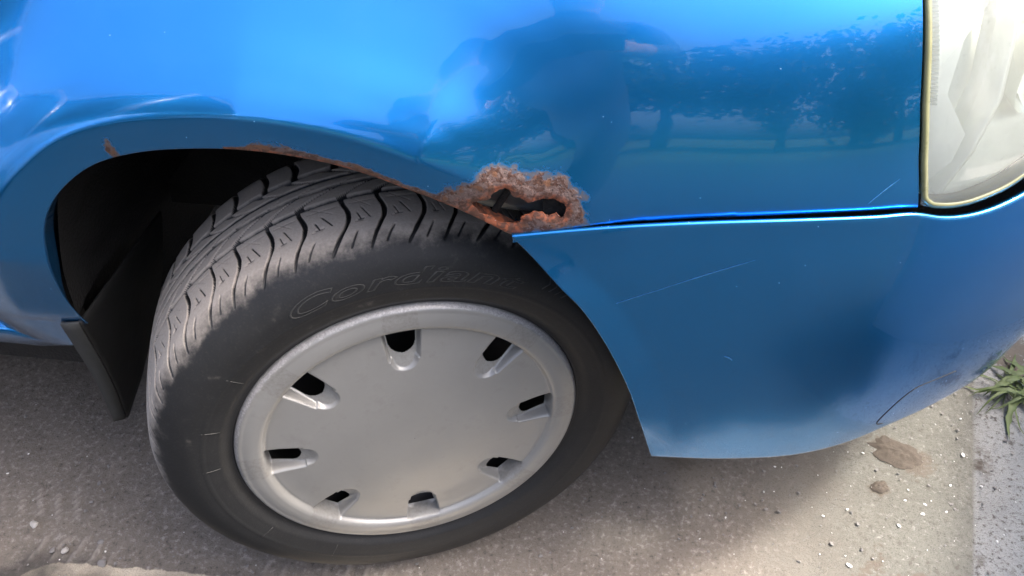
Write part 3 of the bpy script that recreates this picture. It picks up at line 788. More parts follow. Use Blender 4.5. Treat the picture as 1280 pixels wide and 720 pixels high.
# ------------------------------------------------------------------ headlight
LOW = pch([.4509, .4605, .4915, .5146, .5388, .5546, .60, .66, .72, .755], [.6175, .6140, .6095, .6120, .6170, .6235, .640, .666, .695, .715])
HTOP = pch([.425, .46, .55, .65, .72, .755], [.814, .815, .808, .788, .762, .745])
def hl_left(z): return np.interp(z, [.6145, .6578, .7018, .772, .83], [.4535, .4432, .4360, .4300, .4270])
def build_headlight():
    nu, nv = 70, 44
    def sheet(inset, ms=0.0, mz=0.0, s1=.752, n=nu, m=nv):
        V = np.zeros((n, m, 3))
        for i in range(n):
            for j in range(m):
                u = i / (n - 1); t = j / (m - 1)
                z = .71
                for _ in range(3):
                    sl = float(hl_left(z)) + ms; s = sl + (s1 - ms - sl) * u
                    lo, hi = float(LOW(s)) + mz, float(HTOP(s)) - mz; z = lo + (hi - lo) * t
                ins = inset(u, t) if callable(inset) else inset
                V[i, j] = surf(s, z, float(YF(z)) + ins)
        return V
    dome = lambda u, t: -.0055 * min(1, 8 * min(u, 1 - u, t, 1 - t)) ** .7 + .001
    V = sheet(lambda u, t: .050 * min(1, 7 * min(u + .02, 1 - u, t + .015, 1 - t)) ** .8 + .006, .004, .004)
    hb = meshobj('headlight', V.reshape(-1, 3), gridfaces(nu, nv), HOUSING, car)
    hb['label'] = 'clear headlight with yellowed edge'
    V = sheet(dome)
    meshobj('lens', V.reshape(-1, 3), gridfaces(nu, nv), LENS, hb)
    # yellowed flange along the rear and lower edge
    path = [(float(hl_left(z)) + .0035, z) for z in np.linspace(.80, .624, 24)]
    path += [(s, float(LOW(s)) + .0045) for s in np.linspace(.462, .74, 40)]
    P = resample(path, .004); nP = len(P); T = np.gradient(P, axis=0); T /= np.linalg.norm(T, axis=1)[:, None]
    N = np.c_[-T[:, 1], T[:, 0]]
    V = []
    for q, nn in zip(P, N):
        for (w, o) in ((-.0035, .001), (-.0035, -.0015), (.0012, -.0020), (.0016, .012), (-.001, .012)):
            s, z = q + nn * w; V.append(tuple(surf(s, z, float(YF(z)) + o)))
    meshobj('lens_flange', V, gridfaces(nP, 5), OLIVE, hb)
    # ribbed seal teeth on the upper part of the rear edge
    bm = bmesh.new()
    for z in np.arange(.700, .80, .0032):
        p = surf(float(hl_left(z)) + .011, z, float(YF(z)) + .006)
        r = bmesh.ops.create_cube(bm, size=1)
        for v in r['verts']: v.co = Vector((v.co.x * .006 + p[0], v.co.y * .010 + p[1], v.co.z * .0016 + p[2]))
    bm_obj('edge_ribs', bm, HOUSING, hb)
    # flat white side panel with a lower shelf
    pts = [(.447, .796), (.449, .70), (.456, .634), (.480, .646), (.494, .664), (.476, .694), (.500, .728), (.545, .752), (.575, .790)]
    V = [tuple(surf(s, z, float(YF(z)) + .006 + (s - .452) * .05 + (z - .636) * .30)) for s, z in pts]
    V2 = [tuple(surf(s, z, float(YF(z)) + .010 + (s - .452) * .05 + (z - .636) * .30)) for s, z in pts]
    n = len(pts)
    meshobj('side_panel', V + V2, [tuple(range(n)), tuple(range(2 * n - 1, n - 1, -1))] + [(i, (i + 1) % n, n + (i + 1) % n, n + i) for i in range(n)], WHITEP, hb, False)
    # main reflector bowl
    for (s0, z0, rad, dep) in ((.600, .715, .060, .055), (.690, .725, .045, .045)):
        c = surf(s0, z0, float(YF(z0)) + .022); V = []
        x_, y_, tx, ty = c[0], c[1], float(np.interp(s0, PS, PT[:, 0])), float(np.interp(s0, PS, PT[:, 1]))
        nin = Vector((-ty, tx, 0)); nin = Vector((-.75, .66, 0)).normalized(); ux = Vector((nin.y, -nin.x, 0)); uz = Vector((0, 0, 1))
        nr_, na = 14, 48
        for i in range(nr_):
            r = rad * (i / (nr_ - 1)) ** .8 + .002
            for k in range(na):
                a = 2 * math.pi * k / na
                q = Vector(c) + ux * r * math.cos(a) + uz * r * math.sin(a) + nin * (dep * (1 - (r / (rad + .002)) ** 2))
                V.append(tuple(q))
        G = np.array(V).reshape(nr_, na, 3).transpose(1, 0, 2)
        meshobj('reflector', G.reshape(-1, 3), gridfaces(na, nr_, True), REFLECT, hb)
    # strut dividing the bowl from the indicator
    V = []
    for (s, z) in ((.476, .617), (.500, .650), (.520, .690), (.532, .740), (.536, .795)):
        for (w, o) in ((-.003, .030), (-.002, .012), (.003, .012), (.006, .050)):
            V.append(tuple(surf(s + w, z, float(YF(z)) + o)))
    meshobj('divider', V, gridfaces(5, 4), HOUSING, hb)
build_headlight()

# ------------------------------------------------------------------ front wheel (turned)
HUBZ = .2790
Mw = Matrix.Translation((0, 0, HUBZ)) @ Matrix.Rotation(R(21.9), 4, 'Z')
def polar(a, r, th): return (r * np.cos(th), -a + 0 * th, r * np.sin(th))
def lathe(name, prof, n, mat, parent, attrs=None):
    th = np.linspace(0, 2 * np.pi, n, endpoint=False); pr = np.array(prof)
    A, T = np.meshgrid(np.arange(len(pr)), th, indexing='xy')
    a = pr[A, 0]; r = pr[A, 1]
    V = np.stack([r * np.cos(T), -a, r * np.sin(T)], -1)
    return meshobj(name, V.reshape(-1, 3), gridfaces(n, len(pr), True), mat, parent)
def build_wheel():
    rim = lathe('wheel', [(-.05, .02), (-.05, .10), (-.042, .14), (-.05, .165), (-.03, .178), (-.012, .184), (-.006, .190), (.0005, .1925), (.0035, .1955), (.0025, .1985), (-.004, .1995), (-.02, .197), (-.09, .185), (-.16, .19), (-.175, .20)], 160, STEEL, car)
    rim.matrix_local = Mw
    rim['label'] = 'front wheel turned inwards at the front'
    lathe('rim_edge', [(-.008, .1915), (-.0035, .1935), (-.001, .1960), (-.0018, .1992), (-.008, .2005)], 200, CHROME, rim)
    # tyre
    pv = [(.0035, .196), (.0060, .200), (.0105, .206), (.0135, .216), (.0150, .228), (.0140, .240), (.0095, .252), (.0020, .2630), (-.0055, .2700), (-.0130, .2745), (-.0200, .2768)]
    pv = resample(catmull(pv, 8), .0008)
    Lo = np.r_[0, np.cumsum(np.linalg.norm(np.diff(pv, axis=0), axis=1))]; LO = Lo[-1] * 1000
    TW = 142.0
    def prof(v):                         # v in mm, 0 at the outer tread edge
        v = np.asarray(v, float); a = np.zeros_like(v); r = np.zeros_like(v)
        o = v < 0
        a[o] = np.interp(v[o] + LO, Lo * 1000, pv[:, 0]); r[o] = np.interp(v[o] + LO, Lo * 1000, pv[:, 1])
        t = (v >= 0) & (v <= TW); a[t] = -.020 - v[t] / 1000
        q = (v[t] - TW / 2) / (TW / 2); r[t] = .2812 - .0044 * np.abs(q) ** 2.6
        i = v > TW; w = LO - (v[i] - TW)
        a[i] = -.182 - np.interp(w, Lo * 1000, pv[:, 0]); r[i] = np.interp(w, Lo * 1000, pv[:, 1])
        return a, r
    vs = np.r_[np.arange(-LO, -40, 2.2), np.arange(-40, TW, 1.05), np.arange(TW, TW + LO, 9)]
    th = np.r_[np.linspace(R(50), R(205), 1300, endpoint=False), np.linspace(R(205), R(410), 700, endpoint=False)]
    nth = len(th)
    T, Vv = np.meshgrid(th, vs, indexing='ij')
    a, r = prof(vs); da = np.gradient(a, vs); dr_ = np.gradient(r, vs); ln = np.hypot(da, dr_) + 1e-12
    na_, nr_ = -dr_ / ln, da / ln           # normal candidates
    sg = np.where(nr_ * 1 + na_ * 0 < 0, -1, 1); 
    na_, nr_ = -na_ * 0 + (-dr_ / ln) * -1, (da / ln) * -1
    # outward normal: rotate tangent (da,dr) -> (dr,-da)
    na_, nr_ = dr_ / ln, -da / ln
    NP_ = 48; U = T / (2 * np.pi) * NP_            # pitch units, grows towards the rear over the top
    PITCH = 2 * np.pi * 281 / NP_
    wob = .06 * np.sin(T * 9) + .05 * np.sin(T * 23)   # pitch sequence is uneven on a real tyre
    U = U + wob
    def line(c, w, soft=.9):                # distance in pitch units -> groove mask
        d = np.abs(U - c - np.round(U - c)) * PITCH
        return sstep(d, w / 2 + soft, w / 2 - soft * .2)
    def band(x, a_, b_, soft=1.0): return sstep(x, a_ - soft, a_ + soft) * (1 - sstep(x, b_ - soft, b_ + soft))
    v = Vv
    dep = np.zeros_like(v)
    def add(m, dmm):
        np.maximum(dep, m * dmm, out=dep)
    for (vc, w, dm) in ((50, 5.4, 7.5), (73, 4.2, 6.5), (88, 4.2, 6.5), (108, 5.4, 7.5)):
        add(band(v, vc - w / 2, vc + w / 2, .8), dm)
    # outer shoulder: bent lateral grooves running over the edge
    sh = np.where(v > 14, .16 * np.sin((v - 14) / 36 * np.pi) , -(14 - v) * .026 * -1)
    sh = np.where(v > 12, -.060 * np.sin((v - 12) / 38 * np.pi * 1.6), (12 - v) * .0155)
    add(line(sh, np.interp(v, [-24, -4, 20, 50], [1.4, 3.0, 3.6, 2.8])) * band(v, -21, 51), np.interp(v, [-22, -12, 4, 50], [.8, 3.0, 6, 6.5]))
    # branch at the shoulder
    add(line(.55 + (14 - v) * .016, 1.3, .7) * band(v, -17, 0), 1.6)
    # fine sipes: short bent hooks in each shoulder block
    add(line(.50 + (v - 26) * .012, .9, .6) * band(v, 14, 30), 2.0)
    add(line(.62, 7.0, .5) * band(v, 13.2, 14.6, .5), 2.0)
    add(line(.72 + (v - 26) * .008, .9, .6) * band(v, 14, 24), 1.8)
    add(line(.5, 26, .5) * band(v, 38, 38.9, .5), 1.0)
    add(line(.68, 8.5, .5) * band(v, 11.2, 12.4, .5), 1.2)
    add(line(.30 + (v - 30) * .030, .6, .6) * band(v, 30, 48), .9)
    # second rib: swept fins
    add(line(-1.15 * np.clip((v - 50) / 23, 0, 1) ** 1.5 + .1, np.interp(v, [50, 60, 73], [9.5, 6.0, 2.4])) * band(v, 50, 71), 6.5)
    # centre rib: little nicks
    add(line(.3 - (v - 73) * .10, 2.6, .7) * band(v, 73, 80), 4)
    # fourth rib: fins swept the other way
    add(line(.35 - 1.0 * np.clip((108 - v) / 20, 0, 1) ** 1.5, np.interp(v, [90, 100, 108], [2.0, 5.0, 9.0])) * band(v, 91, 108), 6.5)
    add(line(.1 - .10 * np.sin((v - 108) / 34 * np.pi), 6.2) * band(v, 108, 165), np.interp(v, [108, 142, 165], [6.5, 5, 1]))
    # rings moulded on the side wall
    bead = .7 * np.exp(-((v + LO - 31) / 1.1) ** 2) + .5 * np.exp(-((v + LO - 14) / 1.2) ** 2)
    hgt = (bead - dep) / 1000
    A = a[None, :] + na_[None, :] * hgt; RR = r[None, :] + nr_[None, :] * hgt
    P = np.stack([RR * np.cos(T), -A, RR * np.sin(T)], -1).reshape(-1, 3)
    dust = np.where(v > -2, 1.0, np.clip(1 + (v + 2) / 34, 0, 1) * .80) * np.clip(1 - dep / 2.4, 0, 1)
    front = sstep(np.cos(T), .15, .75)       # dust colour is weaker over the front half
    dust = dust * (1 - .45 * front)
    dust = np.maximum(dust, .16 * (v < -20) * sstep(np.sin(T), -.3, .4) * (1 - front))
    # flatten where it stands on the ground
    zlow = -HUBZ + .0005
    m = P[:, 2] < zlow + .004
    sq = np.clip((zlow + .004 - P[:, 2]), 0, 1)
    P[m, 2] = np.maximum(P[m, 2], zlow)
    ty = meshobj('tyre', P, gridfaces(nth, len(vs), True), RUBBER, rim, attrs={'dust': dust.reshape(-1)})
    # raised lettering on the side wall
    def sidewall(rr):
        k = np.argmin(np.abs(pv[:, 1] - rr)); return pv[k, 0]
    def wrap_text(txt, size, a0, r0, shear, stretch, wire, up=True, name='lettering'):
        cu = bpy.data.curves.new('tmp', 'FONT'); cu.body = txt; cu.size = size; cu.shear = shear; cu.fill_mode = 'NONE'
        cu.bevel_depth = wire; cu.bevel_resolution = 1; cu.resolution_u = 5; cu.space_character = 1.05; cu.offset = size * .012
        ob = bpy.data.objects.new('tmp', cu); COL.objects.link(ob)
        dg = bpy.context.evaluated_depsgraph_get(); me = bpy.data.meshes.new_from_object(ob.evaluated_get(dg))
        COL.objects.unlink(ob); bpy.data.objects.remove(ob)
        V = []
        for q in me.vertices:
            x, y, z = q.co; x *= stretch
            if up: rr = r0 + y; an = a0 - x / r0
            else: rr = r0 - y; an = a0 + x / r0
            aa = np.interp(rr, pv[:, 1], pv[:, 0]) + z + .0002
            V.append((rr * math.cos(an), -aa, rr * math.sin(an)))
        F = [tuple(p.vertices) for p in me.polygons]
        w = (max(q.co.x for q in me.vertices) - min(q.co.x for q in me.vertices)) * stretch
        bpy.data.meshes.remove(me)
        return meshobj(name, V, F, LETTER, rim), w / r0
    tx, span = wrap_text('Cordiant', .0235, R(117), .2305, .35, 1.0, .00042)
    # scale the word to its real span
    want = R(57)
    bpy.data.objects.remove(tx)
    tx, span = wrap_text('Cordiant', .0235, R(117), .2305, .35, want / span, .00042)
    for k in range(4):                       # chevron mark after the word
        an = R(52.5 - k * 2.1); V = []
        pts = [(an + .012, .2405), (an - .012, .2475), (an + .004, .2550)]
        Q, F = tube([(rr * math.cos(x), -float(np.interp(rr, pv[:, 1], pv[:, 0])) - .0002, rr * math.sin(x)) for x, rr in pts], .0005, 6)
        meshobj('chevron', Q, F, LETTER, rim)
    for an in (139.5, 160, 176, 212, 238):   # short moulded lines across the bead ring
        an = R(an); rs = np.linspace(.2085, .2265, 6)
        Q, F = tube([(rr * math.cos(an), -float(np.interp(rr, pv[:, 1], pv[:, 0])) - .0001, rr * math.sin(an)) for rr in rs], .00045, 6)
        meshobj('moulded_line', Q, F, LETTER, rim)
    # hubcap
    hr = np.r_[np.linspace(.0005, .095, 26), np.linspace(.0968, .172, 84), np.linspace(.1735, .1925, 20)]
    nt = 960; th = np.linspace(0, 2 * np.pi, nt, endpoint=False)
    Tt, Rr = np.meshgrid(th, hr, indexing='ij')
    basep = pch([0, .06, .12, .158, .1615, .1645, .1675, .172, .184, .1905, .1925], [.0135, .0122, .0085, .0052, .0052, .0095, .0112, .0116, .0098, .0075, .0045])
    A = basep(Rr)
    k = np.round((Tt - np.pi / 2) / (np.pi / 4)); dth = Tt - np.pi / 2 - k * np.pi / 4
    X = Rr * np.sin(dth); Yr = Rr * np.cos(dth)          # local tangential / radial
    hw = np.interp(Yr, [.100, .160], [.0135, .0200])
    endr = .108
    dd = np.where(Yr > endr + .0135, np.abs(X) - hw, np.hypot(X, Yr - (endr + .0135)) - .0135)   # <0 inside the tongue
    ins = sstep(dd, .0012, -.0024)
    depth = np.interp(Yr, [.100, .110, .124, .160], [.0, .003, .0085, .018])
    lim = sstep(Yr, .1628, .1605)
    A = A - depth * ins * lim
    er2 = .1245 + .0125
    d2 = np.where(Yr > er2, np.abs(X) - (hw - .0028), np.hypot(X / np.maximum(hw - .0028, .001) * .0125, Yr - er2) - .0125)
    hole = (dd < -.0020) & (d2 < 0) & (Rr < .1606)
    V = np.stack([Rr * np.cos(Tt), -A, Rr * np.sin(Tt)], -1).reshape(-1, 3)
    F = gridfaces(nt, len(hr), True)
    hv = hole.reshape(-1); F = F[~(hv[F].all(1))]
    edge = sstep(Rr, .1845, .1915) * .90 + .55 * ins * sstep(np.abs(dd), .0035, .0005) * (Yr > .125) * .55
    dirt = np.maximum(ins * .62, .58 * np.exp(-((Rr - .1612) / .0022) ** 2)); dirt = np.maximum(dirt, .40 * sstep(Rr, .166, .178) * sstep(np.sin(Tt + .6), -.2, .6))
    used = np.unique(F); rem = -np.ones(len(V), int); rem[used] = np.arange(len(used))
    Vn = V[used]; Fn = rem[F].tolist(); ed = edge.reshape(-1)[used].tolist(); di = dirt.reshape(-1)[used].tolist()
    Vn = [tuple(p) for p in Vn]
    last = len(Vn)
    for (rr, aa) in ((.1930, .002), (.1928, -.006)):
        for t in th: Vn.append((rr * math.cos(t), -aa, rr * math.sin(t))); ed.append(.6); di.append(0)
    outer = [int(rem[i * len(hr) + len(hr) - 1]) for i in range(nt)]
    for i in range(nt):
        j = (i + 1) % nt
        Fn.append((outer[i], outer[j], last + j, last + i)); Fn.append((last + i, last + j, last + nt + j, last + nt + i))
    hc = meshobj('hubcap', Vn, Fn, HUB, rim, attrs={'edge': ed, 'dirt': di})
    hc['label'] = 'silver plastic hubcap with eight vents and a scuffed edge'
    return rim
LETTER = mat_simple('raised_rubber_lettering', (.034, .034, .032), .6, nscale=200, namp=.5)
wheel = build_wheel()

# ------------------------------------------------------------------ small things on the ground
def stone_mesh(name, seed, mat, flat=.6):
    bm = bmesh.new(); bmesh.ops.create_icosphere(bm, subdivisions=2, radius=1)
    rr = random.Random(seed); ax = [Vector((rr.uniform(-1, 1), rr.uniform(-1, 1), rr.uniform(-1, 1))).normalized() for _ in range(7)]
    for v in bm.verts:
        d = v.co.normalized(); k = 1.0
        for a in ax: k = min(k, .72 / max(d.dot(a), .2)) if d.dot(a) > .72 else k
        v.co = d * k; v.co.z *= flat; v.co.x *= 1.25
    me = bpy.data.meshes.new(name); bm.to_mesh(me); bm.free(); me.materials.append(mat); return me
stones = [stone_mesh('pebble', i, STONE if i % 2 else STONED) for i in range(4)]
chips = [stone_mesh('stone_chip', 20 + i, CHIP, .35) for i in range(3)]
PEB = [(-.333, .025, .0065, 'round grey pebble set in the dust behind the tyre'), (-.562, -.015, .0060, 'angular grey pebble near the lower left corner'),
       (-.437, -.060, .0062, 'brownish pebble on the edge of the pale strip'), (-.498, -.048, .0050, 'small pale pebble at the left end of the pale strip'),
       (-.515, -.050, .0040, 'tiny tan pebble, leftmost beside the pale strip'), (-.39, .075, .0036, 'small dark pebble between mud flap and tyre print'),
       (-.505, .062, .0034, 'small grey pebble left of the tyre print'), (-.32, .10, .0050, 'pale flat pebble below the mud flap tip'),
       (-.455, -.030, .0042, 'dark pebble just above the edge of the pale strip')]
for i, (x, y, s, lab) in enumerate(PEB):
    o = link(bpy.data.objects.new('pebble', stones[i % 4])); o.location = (x, y, s * .30); o.scale = (s, s, s); o.rotation_euler = (0, 0, random.uniform(0, 6))
    tag(o, lab, 'pebble', 'pebbles on the ground behind the wheel')
CH = [(.769, .270, .0052, 'large white chip right of the mud clump'), (.683, .155, .0042, 'white chip below the mud clump, nearest the pale corner'), (.690, .172, .0034, 'small white chip above the pale corner'),
      (.645, .132, .0042, 'white chip left of the pale corner'), (.578, .150, .0030, 'small white chip below the bumper corner'), (.565, .060, .0052, 'white chip at the bottom edge by the mud smear'), (.735, .210, .0034, 'white chip between mud clump and slab joint')]
for i, (x, y, s, lab) in enumerate(CH):
    o = link(bpy.data.objects.new('stone_chip', chips[i % 3])); o.location = (x, y, s * .25); o.scale = (s * .72, s * .55, s * .7); o.rotation_euler = (0, 0, random.uniform(0, 6))
    tag(o, lab, 'stone chip', 'white stone chips in front of the car')
def build_grit():
    bm = bmesh.new(); rr = random.Random(3)
    for mat_i, n, rad in ((0, 260, (.0006, .0020)), (1, 1300, (.0006, .0026))):
        for k in range(n):
            if rr.random() < (.80 if mat_i == 0 else .5): x, y = rr.uniform(.36, 1.05), rr.uniform(-.06, .62)
            else: x, y = rr.uniform(-.75, .40), rr.uniform(-.12, .50)
            s = rad[0] + (rad[1] - rad[0]) * rr.random() ** 3
            M = Matrix.Translation((x, y, s * .3)) @ Matrix.Rotation(rr.uniform(0, 6), 4, 'Z') @ Matrix.Diagonal((s * 1.4, s, s * .7, 1))
            r = bmesh.ops.create_icosphere(bm, subdivisions=1, radius=1, matrix=M)
            for v in r['verts']: v.co += Vector((rr.uniform(-1, 1), rr.uniform(-1, 1), rr.uniform(-1, 1))) * s * .3
            for f in {f for v in r['verts'] for f in v.link_faces}: f.material_index = mat_i
    me = bpy.data.meshes.new('grit'); bm.to_mesh(me); bm.free(); me.materials.append(CHIP); me.materials.append(STONED)
    tag(link(bpy.data.objects.new('grit', me)), 'fine pale and grey grit scattered over the ground', 'grit', kind='stuff')
build_grit()
def mud_clump(cx, cy, a, b, rot, h, seed, label):
    n, m = 40, 14; V = []
    for i in range(n):
        an = 2 * math.pi * i / n
        for j in range(m):
            t = j / (m - 1); q = np.array([[math.cos(an) * 2 + seed, math.sin(an) * 2]])
            k = 1 + .50 * float(vnoise(q, 1.6, seed, 5)[0])
            x, y = a * t * k * math.cos(an), b * t * k * math.sin(an)
            X, Y = cx + x * math.cos(rot) - y * math.sin(rot), cy + x * math.sin(rot) + y * math.cos(rot)
            nn = float(vnoise(np.array([[X, Y]]), 110, seed, 4)[0]) * 1.5
            V.append((X, Y, h * (1 - t ** 3) * (.75 + .6 * nn) - .0012 * t + .0006))
    o = meshobj('mud_clump', V, gridfaces(n, m, True), MUD)
    tag(o, label, 'mud clump', 'lumps of dried mud in front of the car')
mud_clump(.672, .262, .040, .026, -.35, .0055, 3, 'larger clump of dried brown mud in front of the bumper corner')
mud_clump(.633, .196, .014, .010, .3, .004, 5, 'smaller clump of dried mud beside the large one')
# weed: rosette of toothed leaves by the right edge
def build_weed():
    w = empty('weed_plant', (.900, .412, 0)); tag(w, 'low green weed with narrow toothed leaves beside the bumper at the right edge', 'weed')
    rr = random.Random(5)
    for k in range(44):
        az = R(rr.uniform(90, 285) if k % 4 else rr.uniform(-70, 90)); L = rr.uniform(.050, .120); wd = rr.uniform(.0026, .0056) * (1.0 if k % 3 else .35)
        ox, oy = rr.uniform(-.022, .022), rr.uniform(-.030, .030)
        n = 16; V = []; lift = rr.uniform(.10, .60); tw = rr.uniform(-.5, .5)
        for i in range(n):
            t = i / (n - 1); d = L * t
            z = .004 + L * lift * math.sin(math.pi * min(1, t * .8)) * .6 - .03 * t * t * L / .1
            half = wd * (math.sin(math.pi * (t ** .8)) * .95 + .05) * (1 + ((.30 if i % 3 == 1 else -.18) if wd > .004 else 0))
            bx, by = ox + d * math.cos(az + tw * t), oy + d * math.sin(az + tw * t)
            px, py = -math.sin(az), math.cos(az)
            V += [(bx + px * half, by + py * half, max(.002, z + half * .5)), (bx, by, max(.001, z)), (bx - px * half, by - py * half, max(.002, z + half * .5))]
        meshobj('leaf', V, gridfaces(n, 3), WEED, w)
build_weed()

# ------------------------------------------------------------------ the place round about (behind the camera, seen in the paint)
def build_wall():
    # unseen low wall, added so its shadow falls right of the slab joint
    d = Vector((.2696, .9630, 0)); p0 = Vector((1.005, .05, 0)) - d * .35
    w = empty('shadow_wall', p0); w.rotation_euler = (0, 0, math.atan2(d.y, d.x))
    tag(w, 'unseen low wall added ahead of the car to shade the ground', 'wall')
    bm = bmesh.new(); box(bm, (0, -.20, -.05), (7.0, 0, .46), .008); bm_obj('shadow_wall_body', bm, WALLM, w)
    bm = bmesh.new(); box(bm, (-.02, -.22, .463), (7.02, .02, .50), .008); bm_obj('shadow_wall_coping', bm, WALLM, w)
def tree(x, y, h, seed, label, dens=1.0):
    rr = random.Random(seed); t = empty('deciduous_tree', (x, y, 0)); tag(t, label, 'tree', 'trees behind the photographer')
    V = []; F = []
    def add(pts, rad):
        v, f = tube(pts, rad, 8); b = len(V); V.extend(v); F.extend([tuple(i + b for i in q) for q in f])
    top = Vector((rr.uniform(-.3, .3), rr.uniform(-.3, .3), h * .8))
    add([(0, 0, -.1), (.05, 0, h * .2), (top.x * .5, top.y * .5, h * .5), tuple(top)], [h * .028, h * .022, h * .015, h * .004])
    tips = []
    for k in range(11):
        z0 = h * rr.uniform(.10 + .12 * (seed % 3), .68); az = k * 2.4 + rr.uniform(-.4, .4); L = h * rr.uniform(.2, .36) * (1.1 - z0 / h * .6)
        b = Vector((top.x * z0 / h, top.y * z0 / h, z0)); e = b + Vector((math.cos(az) * L, math.sin(az) * L, L * rr.uniform(.25, .8)))
        add([tuple(b), tuple((b + e) / 2 + Vector((0, 0, .05 * L))), tuple(e)], [h * .010, h * .006, h * .002]); tips += [e, (b + e) / 2]
    tips.append(top)
    meshobj('trunk', V, F, BARK, t)
    n = int(2400 * dens); C = np.zeros((n, 3)); tp = np.array([tuple(q) for q in tips])
    g = np.random.default_rng(seed); cl = tp[g.integers(0, len(tp), n)]; C = cl + g.normal(0, h * .062, (n, 3)) * np.array((1, 1, .8))
    s = h * .016 * g.uniform(.6, 1.3, (n, 1)); u = g.normal(size=(n, 3)); u /= np.linalg.norm(u, axis=1)[:, None]
    w = np.cross(u, g.normal(size=(n, 3))); w /= np.linalg.norm(w, axis=1)[:, None]
    Vv = np.stack([C - u * s * 1.6, C + w * s, C + u * s * 1.6, C - w * s], 1).reshape(-1, 3)
    meshobj('crown', Vv, np.arange(4 * n).reshape(-1, 4), TREELEAF, t, False)
build_wall()
TREES = [(-9.5, -18, 6.5), (-4.5, -21, 7.5), (-.5, -17, 7.0), (3.2, -17, 9.0), (6.5, -15, 9.5), (9.5, -13, 9.5), (12.5, -13, 11), (15, -9, 10.5), (17, -4, 10), (1.2, -12, 2.4), (4.9, -11.5, 3.2), (8.2, -10, 2.2), (11, -9.5, 3.4)]
for i, (x, y, h) in enumerate(TREES): tree(x, y, h, 40 + i, 'leafy tree across the yard, number %s from the left seen in the paint' % ['one', 'two', 'three', 'four', 'five', 'six', 'seven', 'eight', 'nine', 'ten', 'eleven', 'twelve', 'thirteen'][i])

